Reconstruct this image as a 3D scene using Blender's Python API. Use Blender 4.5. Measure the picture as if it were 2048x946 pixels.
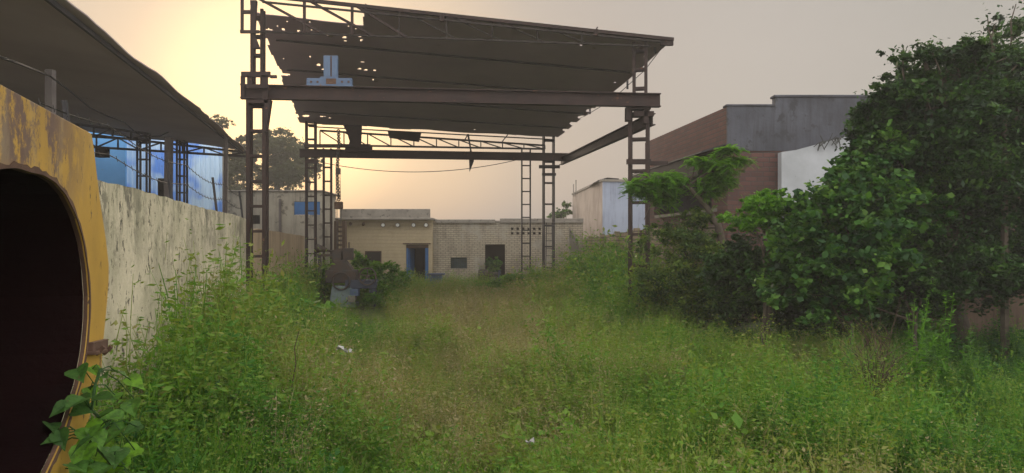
import bpy, bmesh, math, random
import numpy as np
from mathutils import Vector, Matrix
random.seed(7); rng = np.random.default_rng(7)
S = bpy.context.scene
for o in list(bpy.data.objects): bpy.data.objects.remove(o)
COL = S.collection
F = 1500.0; HZ = 485.0; CH = 2.25      # focal length in photo pixels, horizon row, eye height

# ------------------------------------------------------------ camera
cam = bpy.data.objects.new('camera', bpy.data.cameras.new('camera')); COL.objects.link(cam)
cam.location = (0, 0, CH); cam.rotation_euler = (math.radians(90), 0, 0)
cam.data.sensor_width = 36; cam.data.lens = 36*F/2048; cam.data.shift_y = (HZ-473)/2048
cam.data.clip_start = 0.05; cam.data.clip_end = 2000
S.camera = cam
# ------------------------------------------------------------ world + sun
SUN_AZ = math.radians(-17.0)     # to the left of the view axis (+Y)
SUN_EL = math.radians(10.5)
sv = Vector((math.sin(SUN_AZ)*math.cos(SUN_EL), math.cos(SUN_AZ)*math.cos(SUN_EL), math.sin(SUN_EL)))
w = bpy.data.worlds.new('World'); S.world = w; w.use_nodes = True
nt = w.node_tree; nt.nodes.clear()
def N(tree, t, **k):
    n = tree.nodes.new(t)
    for a, b in k.items(): setattr(n, a, b)
    return n
out = N(nt, 'ShaderNodeOutputWorld'); bg = N(nt, 'ShaderNodeBackground'); nt.links.new(bg.outputs[0], out.inputs[0])
bg.inputs[1].default_value = 0.1
sky = N(nt, 'ShaderNodeTexSky', sky_type='NISHITA', sun_disc=False, sun_elevation=SUN_EL, sun_rotation=SUN_AZ,
        dust_density=6.0, air_density=1.2, ozone_density=1.0)
tc = N(nt, 'ShaderNodeTexCoord')
nrm = N(nt, 'ShaderNodeVectorMath', operation='NORMALIZE'); nt.links.new(tc.outputs['Generated'], nrm.inputs[0])
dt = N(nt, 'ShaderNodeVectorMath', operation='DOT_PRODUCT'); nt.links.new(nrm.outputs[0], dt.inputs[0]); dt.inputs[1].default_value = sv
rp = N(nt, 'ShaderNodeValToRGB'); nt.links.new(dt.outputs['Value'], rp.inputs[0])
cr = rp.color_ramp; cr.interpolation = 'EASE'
stops = [(0.0, (22.0,21.6,21.2)), (0.30, (19.0,18.5,17.8)), (0.56, (4.1,4.0,3.7)), (0.66, (4.4,4.15,3.8)), (0.82, (4.9,4.5,4.15)), (0.94, (4.45,4.0,3.75)), (0.982, (5.8,4.6,3.7)), (1.0, (12.5,8.8,5.0))]  # low stops: unseen sky behind and overhead, brightened to light yard and walls
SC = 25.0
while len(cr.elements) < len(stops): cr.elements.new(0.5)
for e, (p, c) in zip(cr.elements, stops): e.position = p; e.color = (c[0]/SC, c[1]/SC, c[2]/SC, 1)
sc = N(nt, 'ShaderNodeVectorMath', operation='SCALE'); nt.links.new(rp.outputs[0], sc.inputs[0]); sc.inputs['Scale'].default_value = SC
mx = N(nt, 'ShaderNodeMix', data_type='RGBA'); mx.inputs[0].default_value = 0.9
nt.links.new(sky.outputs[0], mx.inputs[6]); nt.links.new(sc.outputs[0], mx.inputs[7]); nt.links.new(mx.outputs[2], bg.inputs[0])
sun = bpy.data.objects.new('sun', bpy.data.lights.new('sun', 'SUN')); COL.objects.link(sun)
sun.data.energy = 1.5; sun.data.angle = math.radians(10); sun.data.color = (1.0, 0.82, 0.64)
sun.rotation_euler = sv.to_track_quat('Z', 'Y').to_euler()
S.view_settings.view_transform = 'Standard'; S.view_settings.look = 'None'
S.view_settings.exposure = 0.0; S.view_settings.gamma = 1.0; S.view_settings.use_curve_mapping = False
S.render.engine = 'CYCLES'
try:
    S.cycles.use_denoising = True; S.cycles.max_bounces = 5; S.cycles.transmission_bounces = 3; S.cycles.diffuse_bounces = 3
    S.cycles.volume_bounces = 0; S.cycles.volume_step_rate = 4
except Exception: pass

# ------------------------------------------------------------ helpers
def P(px, py, D): return Vector(((px-1024)/F*D, D, CH+(HZ-py)/F*D))
def prj(v): return (1024+v[0]/v[1]*F, HZ-(v[2]-CH)/v[1]*F)
def tag(o, label=None, cat=None, group=None, kind=None):
    if label: o['label'] = label
    if cat: o['category'] = cat
    if group: o['group'] = group
    if kind: o['kind'] = kind
    return o
def empty(name, loc, label, cat, group=None, rz=0):
    o = bpy.data.objects.new(name, None); COL.objects.link(o); o.location = loc; o.rotation_euler.z = rz
    o.empty_display_size = .2
    return tag(o, label, cat, group)
class MB:
    """collects world-space geometry, linked as one mesh object"""
    def __init__(s): s.v = []; s.f = []
    def add(s, vs, fs):
        n = len(s.v); s.v += [tuple(x) for x in vs]; s.f += [tuple(i+n for i in f) for f in fs]; return s
    def box(s, a, b):
        x0, y0, z0 = a; x1, y1, z1 = b
        return s.add([(x0,y0,z0),(x1,y0,z0),(x1,y1,z0),(x0,y1,z0),(x0,y0,z1),(x1,y0,z1),(x1,y1,z1),(x0,y1,z1)],
                     [(0,3,2,1),(4,5,6,7),(0,1,5,4),(1,2,6,5),(2,3,7,6),(3,0,4,7)])
    def bar(s, a, b, w, h=None, up=(0,0,1)):
        a = Vector(a); b = Vector(b); d = (b-a).normalized(); h = h or w
        u = Vector(up)
        if abs(d.dot(u)) > .98: u = Vector((0,1,0))
        r = d.cross(u).normalized(); u = r.cross(d).normalized()
        vs = []
        for p in (a, b):
            for sx, sz in ((-1,-1),(1,-1),(1,1),(-1,1)): vs.append(p + r*(sx*w/2) + u*(sz*h/2))
        return s.add(vs, [(0,1,2,3),(7,6,5,4),(0,4,5,1),(1,5,6,2),(2,6,7,3),(3,7,4,0)])
    def tube(s, pts, r, seg=8, caps=True):
        pts = [Vector(p) for p in pts]; rs = r if isinstance(r, (list, tuple)) else [r]*len(pts)
        base = len(s.v); prev = None
        for i, p in enumerate(pts):
            d = (pts[min(i+1, len(pts)-1)] - pts[max(i-1, 0)]).normalized()
            if prev is None:
                u = d.cross(Vector((0,0,1)))
                if u.length < .05: u = d.cross(Vector((0,1,0)))
            else: u = prev - d*prev.dot(d)
            u.normalize(); prev = u; q = d.cross(u)
            for k in range(seg):
                a = 2*math.pi*k/seg; s.v.append(tuple(p + (u*math.cos(a)+q*math.sin(a))*rs[i]))
        for i in range(len(pts)-1):
            for k in range(seg):
                a = base+i*seg+k; b = base+i*seg+(k+1) % seg
                s.f.append((a, b, b+seg, a+seg))
        if caps:
            s.f.append(tuple(base+k for k in range(seg))[::-1]); s.f.append(tuple(base+(len(pts)-1)*seg+k for k in range(seg)))
        return s
    def ring(s, c, R, r, axis=(0,1,0), seg=28, m=6):
        c = Vector(c); ax = Vector(axis).normalized(); u = ax.orthogonal().normalized(); q = ax.cross(u); base = len(s.v)
        for i in range(seg):
            a = 2*math.pi*i/seg; rd = u*math.cos(a)+q*math.sin(a)
            for k in range(m):
                b = 2*math.pi*k/m; s.v.append(tuple(c + rd*(R+r*math.cos(b)) + ax*(r*math.sin(b))))
        for i in range(seg):
            for k in range(m):
                s.f.append((base+i*m+k, base+((i+1) % seg)*m+k, base+((i+1) % seg)*m+(k+1) % m, base+i*m+(k+1) % m))
        return s
    def prism(s, pts, off):
        """closed polygon (list of 3D points) extruded by vector off"""
        off = Vector(off); n = len(pts); vs = [Vector(p) for p in pts] + [Vector(p)+off for p in pts]
        fs = [tuple(range(n))[::-1], tuple(range(n, 2*n))] + [(i, (i+1) % n, n+(i+1) % n, n+i) for i in range(n)]
        return s.add(vs, fs)
    def ibeam(s, a, b, h, w, t=.025, up=(0,0,1)):
        a = Vector(a); b = Vector(b); U = Vector(up)
        s.bar(a+U*(h/2-t/2), b+U*(h/2-t/2), w, t); s.bar(a-U*(h/2-t/2), b-U*(h/2-t/2), w, t); s.bar(a, b, t, h-2*t)
        return s
    def build(s, name, mat, parent=None, smooth=False, bevel=0):
        me = bpy.data.meshes.new(name); 
        vs = s.v
        if parent is not None:
            M = parent_matrix(parent).inverted(); vs = [tuple(M @ Vector(v)) for v in s.v]
        me.from_pydata(vs, [], s.f); me.update()
        bm = bmesh.new(); bm.from_mesh(me); bmesh.ops.recalc_face_normals(bm, faces=bm.faces); bm.to_mesh(me); bm.free()
        if smooth:
            for p in me.polygons: p.use_smooth = True
        o = bpy.data.objects.new(name, me); COL.objects.link(o)
        if mat: me.materials.append(mat)
        if parent is not None: o.parent = parent
        if bevel:
            m = o.modifiers.new('bevel', 'BEVEL'); m.width = bevel; m.segments = 2; m.limit_method = 'ANGLE'
        return o
def parent_matrix(p):
    m = Matrix.LocRotScale(p.location, p.rotation_euler, p.scale)
    return parent_matrix(p.parent) @ m if p.parent else m
def wall_grid(mb, a, b, z0, z1, thick, holes=(), top=None):
    """upright wall from a to b (plan points) with holes (s0,s1,h0,h1) as fractions of length / heights; thick goes to the left-hand normal"""
    a = Vector((a[0], a[1], 0)); b = Vector((b[0], b[1], 0)); L = (b-a).length; d = (b-a)/L; n = Vector((-d.y, d.x, 0))*thick
    xs = sorted({0.0, L, *[h[0] for h in holes], *[h[1] for h in holes]}); zs = sorted({z0, z1, *[h[2] for h in holes], *[h[3] for h in holes]})
    def solid(i, j):
        if i < 0 or j < 0 or i >= len(xs)-1 or j >= len(zs)-1: return False
        cx = (xs[i]+xs[i+1])/2; cz = (zs[j]+zs[j+1])/2
        return not any(h[0] < cx < h[1] and h[2] < cz < h[3] for h in holes)
    def pt(x, z, k): return a + d*x + n*k + Vector((0,0,z if top is None or z < z1 else top(x)))
    for i in range(len(xs)-1):
        for j in range(len(zs)-1):
            if not solid(i, j): continue
            x0, x1, c0, c1 = xs[i], xs[i+1], zs[j], zs[j+1]
            for k in (0, 1): mb.add([pt(x0,c0,k), pt(x1,c0,k), pt(x1,c1,k), pt(x0,c1,k)], [(0,1,2,3)])
            if not solid(i-1, j): mb.add([pt(x0,c0,0), pt(x0,c1,0), pt(x0,c1,1), pt(x0,c0,1)], [(0,1,2,3)])
            if not solid(i+1, j): mb.add([pt(x1,c0,0), pt(x1,c1,0), pt(x1,c1,1), pt(x1,c0,1)], [(0,1,2,3)])
            if not solid(i, j-1): mb.add([pt(x0,c0,0), pt(x1,c0,0), pt(x1,c0,1), pt(x0,c0,1)], [(0,1,2,3)])
            if not solid(i, j+1): mb.add([pt(x0,c1,0), pt(x1,c1,0), pt(x1,c1,1), pt(x0,c1,1)], [(0,1,2,3)])
    return mb

# ------------------------------------------------------------ materials
def newmat(name):
    m = bpy.data.materials.new(name); m.use_nodes = True; t = m.node_tree
    return m, t, t.nodes['Principled BSDF']
def L(t, a, b): t.links.new(a, b)
def noise(t, scale, detail=6, vec=None, rough=.6, stretch=None):
    n = N(t, 'ShaderNodeTexNoise'); n.inputs['Scale'].default_value = scale; n.inputs['Detail'].default_value = detail; n.inputs['Roughness'].default_value = rough
    g = N(t, 'ShaderNodeNewGeometry')
    src = g.outputs['Position'] if vec is None else vec
    if stretch:
        mp = N(t, 'ShaderNodeMapping'); mp.inputs['Scale'].default_value = stretch; L(t, src, mp.inputs[0]); src = mp.outputs[0]
    L(t, src, n.inputs['Vector']); return n.outputs['Fac']
def ramp(t, fac, stops, interp='LINEAR'):
    r = N(t, 'ShaderNodeValToRGB'); r.color_ramp.interpolation = interp
    while len(r.color_ramp.elements) < len(stops): r.color_ramp.elements.new(.5)
    for e, (p, c) in zip(r.color_ramp.elements, stops):
        e.position = p; e.color = (c, c, c, 1) if isinstance(c, (int, float)) else (*c, 1)
    L(t, fac, r.inputs[0]); return r.outputs[0]
def mix(t, fac, a, b, mode='MIX'):
    m = N(t, 'ShaderNodeMix', data_type='RGBA', blend_type=mode)
    if isinstance(fac, (int, float)): m.inputs[0].default_value = fac
    else: L(t, fac, m.inputs[0])
    for i, c in ((6, a), (7, b)):
        if isinstance(c, tuple): m.inputs[i].default_value = (*c, 1)
        else: L(t, c, m.inputs[i])
    return m.outputs[2]
def mul(t, a, b, op='MULTIPLY'):
    m = N(t, 'ShaderNodeMath', operation=op)
    for i, c in ((0, a), (1, b)):
        if isinstance(c, (int, float)): m.inputs[i].default_value = c
        else: L(t, c, m.inputs[i])
    return m.outputs[0]
def bump(t, b, h, strength=.3, dist=.02):
    n = N(t, 'ShaderNodeBump'); n.inputs['Strength'].default_value = strength; n.inputs['Distance'].default_value = dist
    L(t, h, n.inputs['Height']); L(t, n.outputs[0], b.inputs['Normal'])
def surf(name, c, c2=None, scale=2.0, rough=.85, spots=None, spotcol=(.04,.035,.03), spotscale=6, stretch=None, bs=.3, spec=.2, metal=0, streaks=None):
    m, t, b = newmat(name)
    c2 = c2 or tuple(x*.6 for x in c)
    col = mix(t, ramp(t, noise(t, scale), [(.35, 0.0), (.65, 1.0)]), c, c2)
    if streaks:   # runs and drips down the face
        s1 = noise(t, 2.2, 8, stretch=(3.0, 3.0, .22), rough=.7); s2 = noise(t, .8, 4)
        col = mix(t, mul(t, ramp(t, s1, [(.5-streaks*.1, 0.0), (.66, 1.0)]), ramp(t, s2, [(.35, .15), (.6, 1.0)])), col, spotcol)
    if spots:
        sp = noise(t, spotscale, 8, stretch=stretch, rough=.65)
        col = mix(t, ramp(t, sp, [(1-spots-.0, 0.0), (1-spots+.05, 1.0)]), col, spotcol)
    L(t, col, b.inputs['Base Color']); b.inputs['Roughness'].default_value = rough; b.inputs['Specular IOR Level'].default_value = spec
    b.inputs['Metallic'].default_value = metal
    bump(t, b, noise(t, scale*12, 6), bs, .015)
    return m
def brickmat(name, c1, c2, mortar, along='x', bw=.24, bh=.085, msize=.012, worn=.0, worncol=(.3,.28,.24), stain=.3, offs=.5):
    m, t, b = newmat(name)
    g = N(t, 'ShaderNodeNewGeometry'); sp = N(t, 'ShaderNodeSeparateXYZ'); L(t, g.outputs['Position'], sp.inputs[0])
    cb = N(t, 'ShaderNodeCombineXYZ'); L(t, sp.outputs['X' if along == 'x' else 'Y'], cb.inputs[0]); L(t, sp.outputs['Z'], cb.inputs[1])
    ns = N(t, 'ShaderNodeTexNoise'); ns.inputs['Scale'].default_value = 3; L(t, g.outputs['Position'], ns.inputs['Vector'])
    ad = N(t, 'ShaderNodeVectorMath', operation='MULTIPLY_ADD'); L(t, ns.outputs['Color'], ad.inputs[0]); ad.inputs[1].default_value = (.03,.03,0); L(t, cb.outputs[0], ad.inputs[2])
    br = N(t, 'ShaderNodeTexBrick'); L(t, ad.outputs[0], br.inputs['Vector']); br.offset = offs
    br.inputs['Scale'].default_value = 1; br.inputs['Brick Width'].default_value = bw; br.inputs['Row Height'].default_value = bh
    br.inputs['Mortar Size'].default_value = msize; br.inputs['Mortar Smooth'].default_value = .2; br.inputs['Bias'].default_value = 0
    br.inputs['Color1'].default_value = (*c1, 1); br.inputs['Color2'].default_value = (*c2, 1); br.inputs['Mortar'].default_value = (*mortar, 1)
    col = br.outputs['Color']
    if worn: col = mix(t, ramp(t, noise(t, .9, 8), [(.62-worn*.3, 0.0), (.72-worn*.3, 1.0)]), col, worncol)
    col = mix(t, ramp(t, noise(t, 1.3, 8, stretch=(1.5,1.5,.5)), [(.45, 0.0), (.75, stain)]), col, (.06,.05,.04))
    col = mix(t, mul(t, noise(t, 14, 4), .35), col, (.1,.08,.07))
    L(t, col, b.inputs['Base Color']); b.inputs['Roughness'].default_value = .92; b.inputs['Specular IOR Level'].default_value = .15
    bump(t, b, mul(t, br.outputs['Fac'], -1.0), .6, .02)
    return m
def leafmat(name, cols, trans=.45, rough=.6, zvar=True):
    """foliage: colour from the per-plant attribute 'v' (kind and age of the leaf), thin-leaf translucency"""
    m = bpy.data.materials.new(name); m.use_nodes = True; t = m.node_tree; t.nodes.clear()
    o = N(t, 'ShaderNodeOutputMaterial'); at = N(t, 'ShaderNodeAttribute', attribute_name='v')
    col = ramp(t, at.outputs['Fac'], [(i/(len(cols)-1), c) for i, c in enumerate(cols)])
    d = N(t, 'ShaderNodeBsdfPrincipled'); d.inputs['Roughness'].default_value = rough; d.inputs['Specular IOR Level'].default_value = .25
    tr = N(t, 'ShaderNodeBsdfTranslucent'); tcx = mix(t, 1.0, col, (1.25, 1.2, .55), 'MULTIPLY')
    L(t, col, d.inputs['Base Color']); L(t, tcx, tr.inputs[0])
    ms = N(t, 'ShaderNodeMixShader'); ms.inputs[0].default_value = trans
    L(t, d.outputs[0], ms.inputs[1]); L(t, tr.outputs[0], ms.inputs[2]); L(t, ms.outputs[0], o.inputs[0])
    return m

M = {}
M['steel'] = surf('rusty_dark_steel', (.046,.027,.022), (.030,.020,.018), 3, .8, spots=.38, spotcol=(.13,.06,.035), spec=.3)
M['steel2'] = surf('grey_dark_steel', (.05,.044,.045), (.03,.028,.03), 3, .7, spots=.36, spotcol=(.09,.05,.035), spec=.3)
M['sheet'] = surf('old_roof_sheet', (.40,.315,.33), (.34,.27,.29), .5, .85, spots=.33, spotscale=2, spotcol=(.24,.19,.15), bs=.2)
M['truss_dim'] = surf('dark_brown_angle_iron', (.045,.036,.032), None, 3, .85)
M['tarp'] = surf('shed_roof_sheet', (.42,.34,.32), (.35,.28,.265), .35, .85, spots=.34, spotscale=1.2, spotcol=(.22,.18,.15), bs=.2)
M['bluepaint'] = surf('pale_blue_paint', (.095,.145,.23), (.075,.115,.19), 3, .5, spots=.36, spotcol=(.18,.11,.06), spotscale=4, spec=.4)
M['bluedoor'] = surf('blue_door_paint', (.025,.12,.30), (.02,.09,.23), 3, .55, spots=.34, spotcol=(.08,.06,.05), spec=.4)
M['concrete'] = surf('grey_cement', (.098,.100,.118), (.062,.063,.074), .9, .95, spots=.44, spotcol=(.05,.05,.055), spotscale=2.2, streaks=.5, bs=.6)
M['white'] = surf('white_paint_wall', (.47,.48,.50), (.37,.38,.39), 1.0, .9, spots=.36, spotcol=(.08,.075,.06), spotscale=2.5)
M['lav'] = surf('pale_blue_wall', (.34,.38,.47), (.27,.30,.38), .6, .9, streaks=.1, spotcol=(.2,.22,.27))
M['beige'] = surf('pinkish_plaster', (.40,.33,.28), (.32,.26,.22), .8, .9, streaks=.3, spotcol=(.16,.13,.11))
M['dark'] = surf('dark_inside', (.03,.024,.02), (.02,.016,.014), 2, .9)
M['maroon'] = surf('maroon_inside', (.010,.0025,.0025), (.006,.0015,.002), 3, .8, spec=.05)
M['coping'] = surf('cement_coping', (.28,.25,.21), (.19,.17,.145), 2, .95, spots=.42, spotcol=(.07,.065,.055), spotscale=5)
M['pole'] = surf('grey_post', (.14,.12,.11), (.10,.085,.08), 3, .8)
M['wire'] = surf('black_cable', (.03,.027,.025), None, 3, .6)
M['iron'] = surf('oily_iron', (.055,.052,.05), (.09,.055,.035), 4, .6, spec=.4)
M['greygreen'] = surf('grey_green_paint', (.22,.28,.28), (.16,.21,.22), 3, .6, spots=.4, spotcol=(.08,.05,.035))
M['slate'] = surf('slate_blue_paint', (.075,.09,.13), (.06,.07,.095), 2, .7, spots=.38, spotcol=(.06,.05,.04))
M['pole2'] = surf('dirty_plastic', (.38,.37,.34), None, 4, .6)
M['hole_sky'] = surf('pale_hole_sky', (.75,.73,.68), (.6,.58,.52), 3, .5)  # near-white colour stands for daylight in the wall holes
M['bark'] = surf('grey_bark', (.12,.095,.07), (.07,.055,.042), 8, .95, bs=.8, stretch=None)
M['woodbrown'] = surf('brown_wood', (.09,.055,.035), (.06,.038,.026), 5, .8)
M['brownwall'] = surf('brown_mud_wall', (.17,.115,.08), (.12,.08,.06), 1.5, .95, streaks=.2, spotcol=(.07,.05,.035))
M['brick_red'] = brickmat('red_brick_side', (.155,.062,.050), (.10,.044,.038), (.07,.052,.048), 'y', stain=.5, bh=.14, bw=.36, msize=.018)
M['brick_redx'] = brickmat('red_brick_front', (.15,.063,.053), (.095,.044,.04), (.075,.058,.053), 'x', stain=.5, bh=.14, bw=.36, msize=.018)
M['brick_cream'] = brickmat('cream_brick', (.46,.40,.29), (.41,.35,.26), (.19,.16,.12), 'x', bh=.095, bw=.26, msize=.013, worn=.35, worncol=(.40,.36,.29), stain=.7)
M['brick_tan'] = brickmat('tan_painted_block', (.50,.40,.25), (.48,.385,.24), (.43,.34,.215), 'x', bh=.17, bw=5.0, msize=.011, worn=.0, stain=.15)
M['brick_rw'] = brickmat('tan_boundary_brick', (.40,.31,.21), (.33,.25,.17), (.16,.13,.10), 'y', bh=.13, bw=.30, msize=.02, stain=.4)

def left_wall_mat():
    m, t, b = newmat('mildewed_cream_plaster')
    g = N(t, 'ShaderNodeNewGeometry'); sp = N(t, 'ShaderNodeSeparateXYZ'); L(t, g.outputs['Position'], sp.inputs[0])
    col = mix(t, ramp(t, noise(t, .7, 6), [(.3, 0.0), (.7, 1.0)]), (.66,.58,.42), (.57,.50,.36))
    pat = ramp(t, noise(t, .9, 5), [(.42, .1), (.58, 1.0)])
    # grey-green film, blotches under the coping, thin runs and black flecks
    hi = ramp(t, mul(t, mul(t, sp.outputs['Z'], -1.4, 'ADD'), .62), [(0.0, .12), (1.0, 1.0)])
    bl = ramp(t, noise(t, 1.9, 12, stretch=(1,1,.75), rough=.78), [(.46, 0.0), (.51, 1.0)])
    col = mix(t, mul(t, mul(t, mul(t, bl, hi), pat), 1.0), col, (.13,.12,.095))
    st = ramp(t, noise(t, 4.0, 9, stretch=(1.6,1.6,.16), rough=.72), [(.51, 0.0), (.56, 1.0)])
    col = mix(t, mul(t, mul(t, mul(t, st, hi), pat), .4), col, (.085,.08,.065))
    fl = ramp(t, noise(t, 9, 9, stretch=(1.1,1.1,.75), rough=.72), [(.575, 0.0), (.60, 1.0)])
    col = mix(t, mul(t, fl, .95), col, (.05,.045,.035))
    ft = ramp(t, sp.outputs['Z'], [(0.0, 1.0), (1.6, 0.0)])
    col = mix(t, mul(t, ramp(t, noise(t, 1.6, 6), [(.40, 0.0), (.6, .6)]), .6), col, (.33,.31,.20))
    L(t, col, b.inputs['Base Color']); b.inputs['Roughness'].default_value = .95; b.inputs['Specular IOR Level'].default_value = .1
    bump(t, b, noise(t, 9, 10), .6, .04); return m
M['leftwall'] = left_wall_mat()
M['pinkwall'] = surf('salmon_plaster', (.52,.39,.26), (.44,.33,.22), .8, .92, streaks=.15, spotcol=(.26,.19,.13))
M['plaster'] = surf('worn_plaster', (.36,.32,.25), (.27,.24,.19), .8, .95, spots=.42, spotcol=(.14,.125,.10), spotscale=2.5, streaks=.35)
def yellow_mat():
    m, t, b = newmat('chipped_yellow_paint')
    col = mix(t, ramp(t, noise(t, 3, 5), [(.3, 0.0), (.7, 1.0)]), (.50,.29,.04), (.37,.215,.035))
    g = N(t, 'ShaderNodeNewGeometry'); sp = N(t, 'ShaderNodeSeparateXYZ'); L(t, g.outputs['Position'], sp.inputs[0])
    up = ramp(t, mul(t, mul(t, sp.outputs['Z'], -2.30, 'ADD'), 3.0), [(0.0, 0.0), (.6, 1.0)])
    near = ramp(t, mul(t, mul(t, sp.outputs['Y'], -2.05, 'ADD'), 1.0), [(0.45, 1.0), (.95, 0.0)])
    big = ramp(t, noise(t, 5.5, 14, rough=.82, stretch=(1,1,.7)), [(.47, 0.0), (.52, 1.0)])
    rust = mix(t, noise(t, 22, 5), (.10,.055,.04), (.16,.10,.075))
    col = mix(t, mul(t, mul(t, big, up), near), col, rust)
    fl = ramp(t, noise(t, 22, 8, rough=.7, stretch=(1,1,.5)), [(.62, 0.0), (.64, 1.0)])
    col = mix(t, fl, col, (.09,.05,.03))
    pale = ramp(t, noise(t, 7, 6, stretch=(1,1,.3)), [(.5, 0.0), (.75, .45)])
    col = mix(t, mul(t, pale, up), col, (.46,.36,.20))
    L(t, col, b.inputs['Base Color']); b.inputs['Roughness'].default_value = .6
    bump(t, b, mul(t, big, mul(t, up, near)), -.3, .004); return m
M['yellow'] = yellow_mat()
M['rust'] = surf('brown_rust', (.13,.075,.05), (.085,.05,.036), 9, .85, spots=.35, spotcol=(.2,.13,.09), spotscale=14)
def corr_blue():
    m, t, b = newmat('patchy_blue_sheet')
    n1 = noise(t, .35, 3, stretch=(1,1,1.0)); n2 = noise(t, 1.2, 8, stretch=(2.5,2.5,.15))
    col = mix(t, ramp(t, n1, [(.46, 0.0), (.52, 1.0)]), (.58,.76,.95), (.17,.38,.90))  # pale and deep blue patches set by noise
    col = mix(t, ramp(t, n2, [(.5, 0.0), (.75, .5)]), col, (.38,.46,.58))
    col = mix(t, ramp(t, noise(t, 3, 8), [(.66, 0.0), (.70, .7)]), col, (.22,.16,.12))
    L(t, col, b.inputs['Base Color']); b.inputs['Roughness'].default_value = .55; return m
M['corr'] = corr_blue()
M['bluewall'] = surf('flat_blue_wall', (.17,.42,.78), (.13,.34,.68), .8, .8, spots=.36, spotcol=(.2,.22,.22))
def ground_mat():
    m, t, b = newmat('weedy_soil')
    col = ramp(t, noise(t, 1.1, 8), [(.3, (.035,.042,.018)), (.5, (.055,.06,.022)), (.62, (.10,.085,.05)), (.75, (.16,.13,.095))])
    col = mix(t, ramp(t, noise(t, 14, 8), [(.4, 0.0), (.7, .7)]), col, (.03,.035,.015))
    L(t, col, b.inputs['Base Color']); b.inputs['Roughness'].default_value = 1; bump(t, b, noise(t, 10, 8), 1, .06); return m
M['ground'] = ground_mat()
M['soil'] = surf('bare_soil', (.24,.19,.14), (.17,.135,.10), 4, 1, bs=.8)
# ramp position v: green -> lush -> olive -> tan
M['weed'] = leafmat('weed_leaves', [(.025,.10,.02),(.07,.205,.02),(.14,.265,.03),(.195,.265,.045),(.26,.25,.085),(.32,.27,.14)], .45)
M['dry'] = leafmat('dry_stalks', [(.20,.22,.07),(.27,.25,.11),(.36,.29,.18)], .35, .8)
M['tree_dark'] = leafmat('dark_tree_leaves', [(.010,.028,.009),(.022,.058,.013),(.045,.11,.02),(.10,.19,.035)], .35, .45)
M['tree_mid'] = leafmat('mid_green_leaves', [(.018,.06,.018),(.04,.115,.022),(.085,.20,.03),(.14,.26,.04)], .42, .5)
M['tree_bright'] = leafmat('fresh_green_leaves', [(.055,.16,.015),(.11,.27,.02),(.19,.38,.035)], .5, .5)
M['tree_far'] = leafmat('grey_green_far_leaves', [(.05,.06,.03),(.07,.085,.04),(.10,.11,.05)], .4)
M['olive'] = leafmat('olive_creeper_leaves', [(.03,.07,.018),(.07,.135,.028),(.13,.20,.035),(.20,.27,.045)], .45, .5)
M['vine'] = leafmat('broad_vine_leaves', [(.06,.14,.04),(.10,.23,.045),(.20,.42,.03)], .45, .5)

def vine_detail():
    t = M['vine'].node_tree; nd = [n for n in t.nodes if n.type == 'BSDF_PRINCIPLED'][0]; tl = [n for n in t.nodes if n.type == 'BSDF_TRANSLUCENT'][0]
    src = nd.inputs['Base Color'].links[0].from_socket
    c = mix(t, ramp(t, noise(t, 38, 5), [(.45, 0.0), (.62, .55)]), src, (.03,.07,.02))
    c = mix(t, ramp(t, noise(t, 70, 3), [(.66, 0.0), (.69, .8)]), c, (.14,.09,.04))
    L(t, c, nd.inputs['Base Color']); L(t, mix(t, 1.0, c, (1.3,1.25,.6), 'MULTIPLY'), tl.inputs[0])
    bump(t, nd, noise(t, 55, 4), .8, .006)
vine_detail()
# ------------------------------------------------------------ foliage generators (numpy)
def mesh_quads(name, V, v, mat, parent=None, nper=4):
    """V (n,4,3) quads in world space, v (n,) attribute"""
    n = len(V); me = bpy.data.meshes.new(name); co = V.reshape(-1, 3).astype(np.float32)
    if parent is not None:
        Mi = np.array(parent_matrix(parent).inverted()); co = co @ Mi[:3,:3].T + Mi[:3,3]; co = co.astype(np.float32)
    me.vertices.add(4*n); me.vertices.foreach_set('co', co.ravel())
    me.loops.add(4*n); me.loops.foreach_set('vertex_index', np.arange(4*n, dtype=np.int32))
    me.polygons.add(n); me.polygons.foreach_set('loop_start', np.arange(0, 4*n, 4, dtype=np.int32))
    try: me.polygons.foreach_set('loop_total', np.full(n, 4, dtype=np.int32))
    except Exception: pass
    a = me.attributes.new('v', 'FLOAT', 'FACE'); a.data.foreach_set('value', np.clip(v, 0, 1).astype(np.float32))
    me.update(calc_edges=True); me.validate()
    me.materials.append(mat)
    o = bpy.data.objects.new(name, me); COL.objects.link(o)
    if parent is not None: o.parent = parent
    return o
def leaf_quads(C, size, aspect=.45, up=.3, dirs=None, droop=0.0):
    """kite leaves at centres C"""
    n = len(C); size = np.broadcast_to(size, (n,))
    d = rng.normal(size=(n,3)) if dirs is None else dirs + .45*rng.normal(size=(n,3))
    d[:,2] = d[:,2]*.6 - droop; d /= np.linalg.norm(d, axis=1)[:,None]+1e-9
    u = rng.normal(size=(n,3))*.7; u[:,2] += up*2
    s = np.cross(d, u); s /= np.linalg.norm(s, axis=1)[:,None]+1e-9
    l = (d*size[:,None])*.5; wd = s*size[:,None]*aspect*.5
    return np.stack([C-l, C-l*.15+wd, C+l, C-l*.15-wd], axis=1)
def strip(p0, p1, w):
    """thin blade quads from p0 to p1 (n,3), width w facing a random way"""
    d = p1-p0; r = rng.normal(size=d.shape); s = np.cross(d, r); s /= np.linalg.norm(s, axis=1)[:,None]+1e-9
    w = np.broadcast_to(w, (len(p0),))[:,None]*.5
    return np.stack([p0-s*w, p0+s*w, p1+s*w*.5, p1-s*w*.5], axis=1)
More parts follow.
